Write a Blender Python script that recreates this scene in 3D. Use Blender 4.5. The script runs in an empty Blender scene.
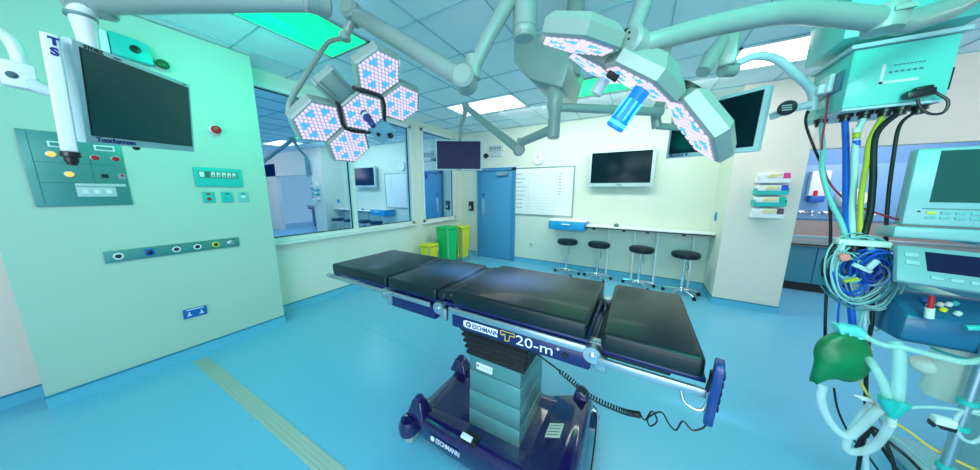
import bpy, bmesh, math, random
from mathutils import Vector, Matrix, Quaternion
random.seed(4)
sc = bpy.context.scene
COL = sc.collection
V = Vector
PI = math.pi

# ---------------------------------------------------------------- camera
F_PX = 258.5
PITCH, YAW, ROLL, CH = math.radians(9.55), math.radians(-29.87), 0.0062, 1.6
FW = V((math.sin(YAW)*math.cos(PITCH), math.cos(YAW)*math.cos(PITCH), -math.sin(PITCH)))
RT = V((math.cos(YAW), -math.sin(YAW), 0))
UP = RT.cross(FW)
RT, UP = math.cos(ROLL)*RT + math.sin(ROLL)*UP, -math.sin(ROLL)*RT + math.cos(ROLL)*UP
cam = bpy.data.cameras.new('camera')
cam.sensor_width = 36; cam.lens = F_PX/980*36; cam.clip_start = .02; cam.clip_end = 60
cob = bpy.data.objects.new('camera', cam); COL.objects.link(cob)
M4 = Matrix((RT, UP, -FW)).transposed().to_4x4(); M4.translation = V((0, 0, CH))
cob.matrix_world = M4
sc.camera = cob

def at(x, y, X=None, Y=None, Z=None):
    """survey helper: the point seen at photo pixel x, y on a given plane of the room"""
    d = FW + RT*((x-490)/F_PX) - UP*((y-235)/F_PX)
    t = X/d.x if X is not None else Y/d.y if Y is not None else (Z-CH)/d.z
    return V((0, 0, CH)) + d*t

# ---------------------------------------------------------------- materials
MATS = {}
def mat(name, col, rough=.5, metal=0., emit=None, es=1., coat=0., noise=None, bump=None, alpha=None, spec=None, trans=0.):
    if name in MATS: return MATS[name]
    m = bpy.data.materials.new(name); m.use_nodes = True
    nt = m.node_tree; b = nt.nodes['Principled BSDF']
    b.inputs['Base Color'].default_value = (*col, 1)
    b.inputs['Roughness'].default_value = rough
    b.inputs['Metallic'].default_value = metal
    if coat: b.inputs['Coat Weight'].default_value = coat; b.inputs['Coat Roughness'].default_value = .08
    if spec is not None: b.inputs['Specular IOR Level'].default_value = spec
    if trans: b.inputs['Transmission Weight'].default_value = trans
    if emit:
        b.inputs['Emission Color'].default_value = (*emit, 1); b.inputs['Emission Strength'].default_value = es
    tc = nt.nodes.new('ShaderNodeTexCoord')
    if noise:
        sc_, amt = noise
        n = nt.nodes.new('ShaderNodeTexNoise'); n.inputs['Scale'].default_value = sc_; n.inputs['Detail'].default_value = 3
        nt.links.new(tc.outputs['Object'], n.inputs['Vector'])
        r = nt.nodes.new('ShaderNodeValToRGB')
        r.color_ramp.elements[0].position = .3; r.color_ramp.elements[1].position = .7
        r.color_ramp.elements[0].color = (*[c*(1-amt) for c in col], 1)
        r.color_ramp.elements[1].color = (*[min(1, c*(1+amt)) for c in col], 1)
        nt.links.new(n.outputs['Fac'], r.inputs['Fac']); nt.links.new(r.outputs['Color'], b.inputs['Base Color'])
    if bump:
        sc_, st = bump
        n = nt.nodes.new('ShaderNodeTexNoise'); n.inputs['Scale'].default_value = sc_
        nt.links.new(tc.outputs['Object'], n.inputs['Vector'])
        bp = nt.nodes.new('ShaderNodeBump'); bp.inputs['Strength'].default_value = st; bp.inputs['Distance'].default_value = .01
        nt.links.new(n.outputs['Fac'], bp.inputs['Height']); nt.links.new(bp.outputs['Normal'], b.inputs['Normal'])
    if alpha is not None: b.inputs['Alpha'].default_value = alpha
    MATS[name] = m
    return m

WALL   = mat('wall_paint', (.72, .78, .68), .55, noise=(1.5, .02), bump=(60, .05))
WALLP  = mat('wall_paint_pink', (.86, .72, .64), .6, noise=(1.5, .02))
FLOOR  = mat('vinyl_floor', (.15, .50, .72), .27, noise=(170, .13), spec=.5)
SKIRT  = mat('vinyl_skirting', (.13, .52, .72), .35)
SKIRTD = mat('skirting_cap', (.02, .26, .42), .4)
WHITE  = mat('white_paint', (.80, .86, .86), .35)
FRAMEW = mat('window_frame_white', (.78, .84, .82), .4)
GREYP  = mat('grey_plastic', (.50, .62, .62), .35, coat=.2)
ARMM   = mat('arm_enamel', (.28, .355, .335), .35, coat=.3, noise=(3, .04))
ARMD   = mat('arm_seam', (.16, .28, .28), .5)
SHELL  = mat('lamp_shell', (.30, .37, .34), .28, coat=.4)
BLACK  = mat('black_rubber', (.008, .009, .011), .5)
BLACKP = mat('black_plastic', (.012, .013, .015), .3)
LEATH  = mat('black_leather', (.0015, .010, .016), .38, coat=.10, bump=(220, .08), spec=.4)
NAVY   = mat('navy_enamel', (.012, .008, .085), .16, coat=.8)
NAVYR  = mat('navy_panel', (.008, .015, .11), .3)
STEEL  = mat('brushed_steel', (.48, .56, .60), .32, metal=.9)
CHROME = mat('chrome', (.75, .8, .82), .15, metal=1.)
COLM   = mat('column_steel', (.16, .38, .38), .34, metal=.55)
PANEL  = mat('teal_steel_panel', (.08, .30, .28), .35, metal=.25)
PANELL = mat('panel_lines', (.03, .16, .15), .5)
DOORB  = mat('door_blue', (.07, .33, .60), .45)
DOORF  = mat('door_frame_blue', (.05, .26, .50), .4)
BLUES  = mat('blue_plastic', (.01, .13, .50), .4)
CYANB  = mat('cyan_box', (.01, .36, .75), .4)
SCREEN = mat('screen_glass', (.003, .016, .026), .12, spec=.1)
SCREENG= mat('screen_glass_teal', (.012, .085, .080), .2, spec=.4)
SCREENN= mat('screen_navy', (.006, .010, .03), .3, emit=(.005, .005, .06), es=.5, spec=.15)
BEZEL  = mat('monitor_bezel', (.52, .66, .70), .35)
RED    = mat('red_button', (.6, .01, .015), .3)
GREENB = mat('green_button', (.0, .12, .03), .3)
YEL    = mat('yellow_plastic', (.75, .72, .02), .4)
YELS   = mat('yellow_ring', (.80, .75, .03), .4)
GREENP = mat('green_bin_plastic', (.0, .55, .14), .4)
ORANGE = mat('orange_lamp', (.9, .35, .05), .3, emit=(1, .42, .08), es=1.0)
INK    = mat('ink_navy', (.01, .03, .22), .5)
INKG   = mat('ink_grey', (.10, .2, .22), .6)
PAPER  = mat('paper_white', (.85, .88, .9), .6)
WTXT   = mat('white_print', (.85, .87, .95), .5)
YTXT   = mat('yellow_print', (.85, .6, .05), .5)
TILE   = mat('ceiling_tile', (.80, .90, .93), .8, noise=(2.2, .03))
SEAM   = mat('ceiling_grid', (.30, .50, .58), .6)
GREENBAG = mat('green_bag_rubber', (.0, .20, .065), .35, coat=.2, noise=(8, .25))
TEALP  = mat('teal_plastic', (.02, .52, .48), .35)
CLEART = mat('clear_tubing', (.80, .95, .95), .2, alpha=.42)
CLEARG = mat('clear_green_tubing', (.60, .92, .82), .2, alpha=.42)
BLUEH  = mat('blue_hose', (.005, .10, .55), .35)
YELH   = mat('yellow_hose', (.50, .48, .03), .4)
YORH   = mat('yellow_line', (.85, .60, .08), .4)
WHITEH = mat('white_hose', (.50, .68, .66), .4)
TEALH  = mat('pale_teal_hose', (.20, .56, .54), .4)
REDC   = mat('red_cord', (.40, .02, .06), .4)
PINK   = mat('coral_tag', (.9, .25, .2), .5)
CREAMP = mat('cream_plastic', (.70, .78, .68), .4)
VAPB   = mat('blue_equipment', (.01, .13, .26), .3, coat=.3)
MACH   = mat('machine_enamel', (.26, .48, .52), .35, coat=.2)
CABB   = mat('cabinet_blue', (.16, .36, .66), .5)
CABD   = mat('cabinet_teal', (.06, .26, .36), .5)
SINKM  = mat('sink_steel', (.48, .42, .42), .35, metal=.5)
STRIP  = mat('metal_floor_strip', (.42, .52, .46), .5, metal=.1)
RUBG   = mat('castor_grey', (.35, .45, .5), .5)
LEDF   = mat('led_face', (.2, .18, .3), .4, emit=(.24, .20, .46), es=.7)
LEDW   = mat('led_white', (.3, .26, .3), .3, emit=(.72, .62, .76), es=.86)
LEDB   = mat('led_blue', (.02, .2, .4), .3, emit=(.03, .50, .90), es=.85)
HANDB  = mat('handle_blue', (.01, .15, .8), .3, emit=(.0, .20, .9), es=.75)
HANDC  = mat('handle_cyan', (.1, .5, .9), .3, emit=(.05, .6, 1.), es=.8)
PEND   = mat('pendant_green_lit', (.14, .66, .58), .35, coat=.2)  # green light falling on the pendant is put into its base colour
LGREEN = mat('green_light_panel', (0, .3, .2), .5, emit=(0., 1.7, .36), es=1.)
LWHITE = mat('white_light_panel', (.9, .9, .9), .5, emit=(1., .98, 1.), es=3.2)

def glass_mat():
    m = bpy.data.materials.new('window_glass'); m.use_nodes = True
    nt = m.node_tree; nt.nodes.clear()
    o = nt.nodes.new('ShaderNodeOutputMaterial'); mx = nt.nodes.new('ShaderNodeMixShader')
    g = nt.nodes.new('ShaderNodeBsdfGlossy'); t = nt.nodes.new('ShaderNodeBsdfTransparent')
    g.inputs['Color'].default_value = (.58, .83, 1., 1); g.inputs['Roughness'].default_value = .015
    t.inputs['Color'].default_value = (.6, .8, .95, 1)
    mx.inputs[0].default_value = .78
    nt.links.new(t.outputs[0], mx.inputs[1]); nt.links.new(g.outputs[0], mx.inputs[2])
    nt.links.new(mx.outputs[0], o.inputs[0]); return m
GLASS = glass_mat()

# ---------------------------------------------------------------- mesh helpers
def basis(x, y, z=None):
    """4x4 with given x and y axes"""
    x = V(x).normalized(); y = V(y); y = (y - x*y.dot(x)).normalized(); z = x.cross(y)
    return Matrix((x, y, z)).transposed().to_4x4()
def frame(loc, x=(1, 0, 0), y=(0, 1, 0)):
    m = basis(x, y); m.translation = V(loc); return m
def yframe(loc, x, y):
    y = V(y).normalized(); x = V(x); x = x-y*x.dot(y); return frame(loc, x, y)
def smooth_path(pts, n=8, closed=False):
    pts = [V(p) for p in pts]
    if len(pts) < 3: return pts
    out = []
    N = len(pts)
    rng = N if closed else N-1
    for i in range(rng):
        p1, p2 = pts[i], pts[(i+1) % N]
        p0 = pts[(i-1) % N] if (closed or i > 0) else p1
        p3 = pts[(i+2) % N] if (closed or i+2 < N) else p2
        for k in range(n):
            t = k/n
            out.append(.5*((2*p1)+(-p0+p2)*t+(2*p0-5*p1+4*p2-p3)*t*t+(-p0+3*p1-3*p2+p3)*t**3))
    if not closed: out.append(pts[-1])
    return out

class MB:
    def __init__(s, T=None):
        s.bm = bmesh.new(); s.T = T or Matrix(); s.mi = 0; s.mats = []
    def _add(s, vs, fs):
        vv = [s.bm.verts.new(s.T @ V(v)) for v in vs]
        for f in fs:
            try:
                fc = s.bm.faces.new([vv[i] for i in f]); fc.material_index = s.mi
            except ValueError: pass
        return vv
    def box(s, c, d, R=None, bev=0., seg=2):
        tmp = bmesh.new(); bmesh.ops.create_cube(tmp, size=1)
        for v in tmp.verts: v.co = V((v.co.x*d[0], v.co.y*d[1], v.co.z*d[2]))
        if bev: bmesh.ops.bevel(tmp, geom=tmp.edges[:], offset=min(bev, min(d)*.49), segments=seg, affect='EDGES', profile=.5)
        Mx = Matrix.Translation(V(c)) @ (R.to_4x4() if R else Matrix())
        s._merge(tmp, Mx); return s
    def _merge(s, tmp, Mx):
        tmp.verts.index_update()
        s._add([Mx @ v.co for v in tmp.verts], [[v.index for v in f.verts] for f in tmp.faces]); tmp.free()
    def tube(s, pts, r, n=10, cap=True, closed=False, sm=0):
        if sm: pts = smooth_path(pts, sm, closed)
        pts = [V(p) for p in pts]; N = len(pts)
        rs = r if isinstance(r, (list, tuple)) else [r]*N
        if len(rs) != N: rs = [rs[min(len(rs)-1, int(i*len(rs)/N))] for i in range(N)]
        ring = []; prev = None
        for i, p in enumerate(pts):
            if closed: t = pts[(i+1) % N]-pts[(i-1) % N]
            else: t = pts[min(i+1, N-1)]-pts[max(i-1, 0)]
            if t.length < 1e-9: t = V((0, 0, 1))
            t.normalize()
            if prev is None:
                a = V((0, 0, 1)) if abs(t.z) < .9 else V((1, 0, 0)); u = (a-t*a.dot(t)).normalized()
            else: u = (prev-t*prev.dot(t)).normalized()
            prev = u; w = t.cross(u)
            ring.append([p+(u*math.cos(2*PI*k/n)+w*math.sin(2*PI*k/n))*rs[i] for k in range(n)])
        vs = [v for rg in ring for v in rg]; fs = []
        for i in range(N if closed else N-1):
            j = (i+1) % N
            for k in range(n):
                fs.append((i*n+k, i*n+(k+1) % n, j*n+(k+1) % n, j*n+k))
        if cap and not closed: fs += [tuple(range(n))[::-1], tuple((N-1)*n+k for k in range(n))]
        s._add(vs, fs); return s
    def cyl(s, p0, p1, r0, r1=None, n=24):
        return s.tube([p0, p1], [r0, r0 if r1 is None else r1], n=n)
    def lathe(s, prof, c=(0, 0, 0), ax=(0, 0, 1), n=28):
        """prof: list of (radius, height along axis)"""
        ax = V(ax).normalized(); a = V((0, 0, 1)) if abs(ax.z) < .9 else V((1, 0, 0))
        u = (a-ax*a.dot(ax)).normalized(); w = ax.cross(u); c = V(c)
        vs = []; fs = []
        for r, h in prof:
            for k in range(n):
                q = 2*PI*k/n; vs.append(c+ax*h+(u*math.cos(q)+w*math.sin(q))*max(r, 1e-4))
        for i in range(len(prof)-1):
            for k in range(n): fs.append((i*n+k, i*n+(k+1) % n, (i+1)*n+(k+1) % n, (i+1)*n+k))
        fs += [tuple(range(n))[::-1], tuple((len(prof)-1)*n+k for k in range(n))]
        s._add(vs, fs); return s
    def prism(s, poly, z0, z1, bev=0.):
        tmp = bmesh.new()
        a = [tmp.verts.new((x, y, z0)) for x, y in poly]; b = [tmp.verts.new((x, y, z1)) for x, y in poly]; n = len(poly)
        tmp.faces.new(a[::-1]); tmp.faces.new(b)
        for i in range(n): tmp.faces.new((a[i], a[(i+1) % n], b[(i+1) % n], b[i]))
        bmesh.ops.recalc_face_normals(tmp, faces=tmp.faces[:])
        if bev: bmesh.ops.bevel(tmp, geom=tmp.edges[:], offset=bev, segments=2, affect='EDGES', profile=.5)
        s._merge(tmp, Matrix()); return s
    def frus(s, poly0, z0, poly1, z1):
        n = len(poly0)
        s._add([(x, y, z0) for x, y in poly0]+[(x, y, z1) for x, y in poly1],
               [tuple(range(n))[::-1], tuple(range(n, 2*n))]+[(i, (i+1) % n, n+(i+1) % n, n+i) for i in range(n)]); return s
    def sph(s, c, r, n=14):
        r = r if isinstance(r, (tuple, list)) else (r, r, r)
        vs = []; fs = []; m = n//2+2
        for i in range(m+1):
            ph = PI*i/m
            for k in range(n): vs.append((c[0]+r[0]*math.sin(ph)*math.cos(2*PI*k/n), c[1]+r[1]*math.sin(ph)*math.sin(2*PI*k/n), c[2]+r[2]*math.cos(ph)))
        for i in range(m):
            for k in range(n): fs.append((i*n+k, (i+1)*n+k, (i+1)*n+(k+1) % n, i*n+(k+1) % n))
        s._add(vs, fs); return s
    def build(s, name, m, parent=None, smooth=True, ang=40):
        bmesh.ops.remove_doubles(s.bm, verts=s.bm.verts[:], dist=1e-6)
        bmesh.ops.recalc_face_normals(s.bm, faces=s.bm.faces[:])
        off = origin(parent)
        if off.length: bmesh.ops.translate(s.bm, verts=s.bm.verts[:], vec=-off)
        me = bpy.data.meshes.new(name); s.bm.to_mesh(me); s.bm.free()
        for k in (m if isinstance(m, (list, tuple)) else [m]): me.materials.append(k)
        if smooth:
            me.polygons.foreach_set('use_smooth', [True]*len(me.polygons))
            me.set_sharp_from_angle(angle=math.radians(ang))
        o = bpy.data.objects.new(name, me); COL.objects.link(o); o.parent = parent
        return o
def origin(p):
    t = V((0, 0, 0))
    while p is not None: t = t+p.location; p = p.parent
    return t
def tag(o, label=None, cat=None, group=None, kind=None):
    if label: o['label'] = label
    if cat: o['category'] = cat
    if group: o['group'] = group
    if kind: o['kind'] = kind
    return o
def thing(name, label, cat, loc, group=None):
    o = bpy.data.objects.new(name, None); COL.objects.link(o); o.location = loc; o.empty_display_size = .05
    return tag(o, label, cat, group)
def struct(o): o['kind'] = 'structure'; return o
def dup(root, loc, label, group=None):
    r = root.copy(); COL.objects.link(r); r.location = loc; r['label'] = label
    if group: r['group'] = group
    for ch in list(root.children):
        c = ch.copy(); COL.objects.link(c); c.parent = r
        for g in list(ch.children):
            d = g.copy(); COL.objects.link(d); d.parent = c
    return r
def text(name, body, size, T, m, parent, ext=.0008, bold=0.0, align='LEFT', sx=1.):
    cu = bpy.data.curves.new(name, 'FONT'); cu.body = body; cu.size = size; cu.extrude = ext; cu.offset = bold
    cu.align_x = align; cu.align_y = 'CENTER'; cu.resolution_u = 3
    tmp = bpy.data.objects.new('t', cu)
    COL.objects.link(tmp); dg = bpy.context.evaluated_depsgraph_get(); dg.update()
    me = bpy.data.meshes.new_from_object(tmp.evaluated_get(dg)); me.name = name
    bpy.data.objects.remove(tmp); bpy.data.curves.remove(cu)
    me.transform(Matrix.Translation(-origin(parent)) @ T @ Matrix.Diagonal((sx, 1, 1, 1)))
    me.materials.clear(); me.materials.append(m)
    o = bpy.data.objects.new(name, me); COL.objects.link(o); o.parent = parent
    return o

# ================================================================ THE ROOM
XB, XW, YB, ZC = -3.63, -3.95, 5.40, 2.965      # block face, window wall, back wall, ceiling
YC = 4.75                                        # right pier front
b = MB(); b.box((1.2, 2.3, -.05), (11.2, 10.0, .1)); struct(b.build('floor', FLOOR, smooth=False))
b = MB(); b.box((1.2, 2.3, ZC+.06), (11.2, 10.0, .1)); struct(b.build('ceiling', TILE, smooth=False))
g = MB()
for k in range(-2, 14):
    x = -2.9+.6*(k-1)
    if -3.95 < x < 6: g.box((x, 1.2, ZC+.006), (.006, 8.4, .012))
for k in range(-10, 5):
    y = 3.55+.6*k
    if y < 5.4: g.box((1.0, y, ZC+.006), (9.9, .006, .012))
struct(g.build('ceiling_trim', SEAM, smooth=False))
# left wall with the two windows
W1 = (1.34, 3.76, .95, 2.83); W2 = (4.03, 5.12, .95, 2.85)
b = MB()
t = .12; xc = XW-t/2
def wl(y0, y1, z0, z1): b.box((xc, (y0+y1)/2, (z0+z1)/2), (t, y1-y0, z1-z0))
wl(-2.6, YB, 0, .95); wl(-2.6, W1[0], .95, ZC+.01); wl(W1[1], W2[0], .95, ZC+.01); wl(W2[1], YB, .95, ZC+.01)
wl(W1[0], W1[1], W1[3], ZC+.01); wl(W2[0], W2[1], W2[3], ZC+.01)
struct(b.build('wall_left', WALL, smooth=False))
b = MB(); b.box(((XB+XW)/2, (-.17+1.305)/2, ZC/2), (XB-XW, 1.475, ZC)); struct(b.build('wall_left_projection', mat('wall_paint_green_lit', (.47, .64, .55), .55, noise=(1.5, .02)), smooth=False))  # green glow of the ceiling panel is painted into this wall's colour
b = MB(); b.box((XW+.02, -1.4, ZC/2), (.04, 2.44, ZC)); struct(b.build('wall_left_return', WALLP, smooth=False))
b = MB(); b.box((-5.0, 3, 1.5), (.1, 5.2, 3.2)); struct(b.build('wall_beyond_glass', mat('blue_room_glow', (.08, .32, .75), .7, emit=(.03, .14, .42), es=1.), smooth=False))  # wall itself glows blue to brighten the window glass
# back wall
b = MB(); b.box((-1.3, YB+.1, ZC/2), (5.6, .2, ZC+.02))
b.box((1.38, (YC+YB)/2+.1, ZC/2), (.68, YB-YC+.2, ZC+.02)); struct(b.build('wall_back', WALL, smooth=False))
PX0, PX1 = 1.04, 1.72
b = MB(); b.box(((PX0+PX1)/2+.003, YC-.004, ZC/2), (PX1-PX0+.006, .012, ZC)); b.box((PX1+.003, YC+.35, ZC/2), (.012, .7, ZC))
struct(b.build('wall_pier', mat('wall_pier_paint', (.84, .78, .68), .55), smooth=False))
b = MB(); b.box((4.0, YC+.06, (2.13+ZC)/2), (4.56, .12, ZC-2.13)); b.box((5.3, YC+.06, 1.3), (1.9, .12, 2.6))
struct(b.build('wall_right', WALLP, smooth=False))
b = MB(); b.box((3.6, 6.85, 1.5), (4.6, .1, 3.2)); struct(b.build('wall_alcove', CABB, smooth=False))
b = MB(); b.box((5.9, 1.4, ZC/2), (.1, 8, ZC)); struct(b.build('wall_far_right', WALLP, smooth=False))

# skirting
def skirt(name, segs):
    b = MB(); c = MB()
    for (x0, y0, x1, y1, nx, ny) in segs:
        cx, cy = (x0+x1)/2+nx*.004, (y0+y1)/2+ny*.004
        b.box((cx, cy, .05), (abs(x1-x0)+.008*(nx != 0 or 1), abs(y1-y0)+.008, .1))
        c.box((cx+nx*.003, cy+ny*.003, .098), (abs(x1-x0)+.014, abs(y1-y0)+.014, .012))
    o = b.build(name, SKIRT, smooth=False); struct(o)
    c.build('skirting_cap', SKIRTD, o, smooth=False)
skirt('baseboard_left', [(XB, -.17, XB, 1.305, 1, 0), (XW, 1.305, XW, YB, 1, 0), (XW+.04, -2.6, XW+.04, -.17, 1, 0), (XW, 1.305, XB, 1.305, 0, 1)])
skirt('baseboard_back', [(-2.44, YB, PX0, YB, 0, -1), (XW, YB, -3.5, YB, 0, -1), (PX0, YC, PX0, YB, -1, 0), (PX0, YC-.012, PX1, YC-.012, 0, -1)])

# windows
def window(nm, W, mull, sill=True):
    y0, y1, z0, z1 = W; fw = .05
    b = MB()
    x = XW-.02
    b.box((x, (y0+y1)/2, z0+fw/2), (.09, y1-y0, fw)); b.box((x, (y0+y1)/2, z1-fw/2), (.09, y1-y0, fw))
    b.box((x, y0+fw/2, (z0+z1)/2), (.09, fw, z1-z0)); b.box((x, y1-fw/2, (z0+z1)/2), (.09, fw, z1-z0))
    for m in mull: b.box((x, m, (z0+z1)/2), (.08, .06, z1-z0))
    o = struct(b.build(nm, FRAMEW, smooth=False))
    g = MB(); g.box((XW-.04, (y0+y1)/2, (z0+z1)/2), (.006, y1-y0-.04, z1-z0-.04)); g.build('pane', GLASS, o, smooth=False)
    s = MB(); s.box((XW+.035, (y0+y1)/2+.0, z0-.02), (.07, y1-y0+.08, .035), bev=.006); s.build('window_sill', FRAMEW, o)
    d = MB(); d.box((XW-.035, (y0+y1)/2, z0+fw+.006), (.012, y1-y0-.1, .012)); d.box((XW-.035, (y0+y1)/2, z1-fw-.006), (.012, y1-y0-.1, .012))
    for yy in [y0+fw+.006, y1-fw-.006]+[m+s_*.036 for m in mull for s_ in (-1, 1)]:
        d.box((XW-.035, yy, (z0+z1)/2), (.012, .012, z1-z0-.1))
    d.build('gasket', BLACKP, o, smooth=False)
window('window_1', W1, [2.52]); window('window_2', W2, [])

# door
DX0, DX1 = -3.36, -2.50
d = MB()
for x in (DX0-.03, DX1+.03): d.box((x, YB-.02, 1.06), (.07, .10, 2.12))
d.box(((DX0+DX1)/2, YB-.02, 2.10), (DX1-DX0+.13, .10, .07))
door = struct(d.build('door_1', DOORF, smooth=False))
d = MB(); d.box(((DX0+DX1)/2, YB-.02, 1.035), (DX1-DX0, .045, 2.05), bev=.004); leaf = d.build('door_leaf', DOORB, door)
d = MB(); d.box((DX1-.25, YB-.07, 1.99), (.30, .06, .07), bev=.008); d.box((DX1-.24, YB-.12, 2.03), (.30, .02, .02)); d.build('door_closer', STEEL, leaf)
d = MB(); d.box((DX0+.10, YB-.048, 1.22), (.075, .006, .38), bev=.002); d.build('push_plate', STEEL, leaf)
d = MB(); d.box((DX0+.10, YB-.048, 1.52), (.07, .006, .07)); d.build('door_notice', BLUES, leaf)
# hinges / metal floor strip
b = MB(); A0, A1 = V((-3.40, .57, .003)), V((-.70, .66, .003))
for k in range(4): b.box((-2.07, .572+.024*k, .002), (2.88, .0235, .004), Matrix.Rotation(.030, 3, 'Z'), bev=.001)
o = b.build('floor_strip', STRIP); struct(o)
b = MB(); b.box((-2.3, 1.72, .0005), (1.6, .004, .001)); struct(b.build('floor_trim', mat('floor_seam', (.10, .42, .60), .5), smooth=False))

# ---------------------------------------------------------------- ceiling lights
def ceil_light(x0, y0, lx, ly, m, label, fm=WHITE):
    t = thing('ceiling_light', label, 'ceiling light', (x0+lx/2, y0+ly/2, ZC), 'recessed ceiling light panels')
    f = MB(); z = ZC-.004
    for cx, cy, dx, dy in ((x0+lx/2, y0+.012, lx, .024), (x0+lx/2, y0+ly-.012, lx, .024), (x0+.012, y0+ly/2, .024, ly), (x0+lx-.012, y0+ly/2, .024, ly)):
        f.box((cx, cy, z), (dx, dy, .014))
    f.build('frame', fm, t, smooth=False)
    g = MB(); g.box((x0+lx/2, y0+ly/2, ZC-.001), (lx-.04, ly-.04, .010)); g.build('diffuser', m, t, smooth=False)
ceil_light(-2.9, .55, .6, 1.2, LGREEN, 'green lit ceiling panel nearest the left wall, above the jutting wall section', ARMM)
ceil_light(-1.1, 3.55, 1.2, .6, LGREEN, 'green lit ceiling panel in the middle, behind the second surgical lamp', ARMM)
ceil_light(-2.9, 3.55, 1.2, .6, LWHITE, 'white lit ceiling panel in front of the blue door')
ceil_light(.7, 3.55, 1.2, .6, LWHITE, 'white lit ceiling panel on the right above the boom monitor')
# the same panels carry on behind the viewer
ceil_light(.7, .1, .6, 1.2, LGREEN, 'green lit ceiling panel above the viewer to the right', ARMM)
ceil_light(-1.1, -1.2, 1.2, .6, LWHITE, 'white lit ceiling panel behind the viewer')

# ================================================================ LEFT WALL FITTINGS
def wallT(y, z, x=XB): return frame((x, y, z), (0, 1, 0), (0, 0, 1))   # local x = along +y, y = up, z = into the room (+x)
T = wallT(.19, 1.735)
p = thing('surgeon_panel', 'teal steel control panel with indicator lamps on the left wall behind the touchscreen', 'control panel', T.translation)
b = MB(T); b.box((0, 0, .006), (.40, .52, .012), bev=.003); b.build('plate', PANEL, p)
b = MB(T)
for (x, y, w, h) in ((-.165, 0, .003, .49), (.05, -.02, .003, .22), (0, .05, .33, .003), (-.07, -.09, .18, .003), (.12, -.10, .10, .003)): b.box((x, y, .0125), (w, h, .002))
b.build('engraved_line', PANELL, p, smooth=False)
for (x, y, m, n_) in ((-.095, .105, ORANGE, 'orange_indicator'), (-.045, -.03, ORANGE, 'orange_indicator'), (.075, .10, RED, 'red_indicator'), (.165, .10, RED, 'red_indicator')):
    b = MB(T); b.lathe([(.018, 0), (.018, .008), (.013, .016), (0, .017)], (x, y, .012), (0, 0, 1), 16); i_ = b.build(n_, m, p)
    b = MB(T); b.lathe([(.023, 0), (.023, .005), (.018, .006)], (x, y, .011), (0, 0, 1), 16); b.build('indicator_ring', STEEL, i_)
for x in (-.055, .125):
    b = MB(T); b.box((x, .175, .014), (.09, .04, .005)); d_ = b.build('display_window', WHITE, p)
    b = MB(T); b.box((x, .175, .0175), (.072, .022, .003)); b.build('display', PANEL, d_)
b = MB(T); b.box((.10, -.035, .014), (.03, .028, .006)); b.build('black_socket', BLACKP, p)
b = MB(T); b.box((.175, -.035, .014), (.035, .045, .006)); b.build('key_plate', STEEL, p)
b = MB(T); b.lathe([(.008, 0), (.008, .012)], (.178, -.028, .014), (0, 0, 1), 10); b.build('key_switch', RED, p)
b = MB(T); b.box((.075, -.105, .018), (.22, .022, .018), bev=.003); b.box((.05, -.155, .015), (.17, .075, .008), bev=.002); lt = b.build('label_holder', GREYP, p)
b = MB(T)
for x in (0, .05, .1): b.box((x, -.155, .021), (.026, .028, .004)); b.box((x, -.14, .021), (.036, .006, .004))
b.build('label_card', WHITE, lt, smooth=False)

T = wallT(.60, 1.065)
p = thing('equipotential_rail', 'long teal socket strip with six round connectors, low on the left wall', 'socket strip', T.translation)
b = MB(T); b.box((0, 0, .006), (.80, .095, .012), bev=.003); b.build('plate', PANEL, p)
for k, x in enumerate((-.335, -.18, -.03, .10, .225, .335)):
    b = MB(T); b.lathe([(.027, 0), (.027, .010), (.020, .014), (.016, .006), (.0, .006)], (x, 0, .011), (0, 0, 1), 20)
    r_ = b.build('connector', [PAPER, BLUEH, WHITE, WHITE, YELS, STEEL][k], p)
    b = MB(T); b.lathe([(.016, 0), (.010, .004), (0, .005)], (x, 0, .018), (0, 0, 1), 16); b.build('connector_hole', BLACKP if k < 5 else STEEL, r_)
    if k in (1, 2, 3, 5):
        b = MB(T)
        b.box((x, .026, .014), (.055, .006, .004)); b.build('connector_mark', BLUEH if k < 2 else BLACKP, r_, smooth=False)
T = frame((XB, .61, .435), (0, 1, -.03), (0, 0, 1))
p = thing('double_socket', 'blue double power socket low on the left wall', 'power socket', T.translation)
b = MB(T); b.box((0, 0, .006), (.155, .09, .012), bev=.004); b.build('faceplate', BLUES, p)
for s in (-1, 1):
    b = MB(T); b.box((s*.04, -.018, .0135), (.030, .008, .003)); b.box((s*.04, .006, .0135), (.008, .016, .003)); b.box((s*.04, -.006, .0135), (.014, .008, .003)); b.build('socket_mark', WTXT, p, smooth=False)
b = MB(T); b.box((0, .036, .0135), (.11, .008, .003)); b.build('switch', WTXT, p, smooth=False)

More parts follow.
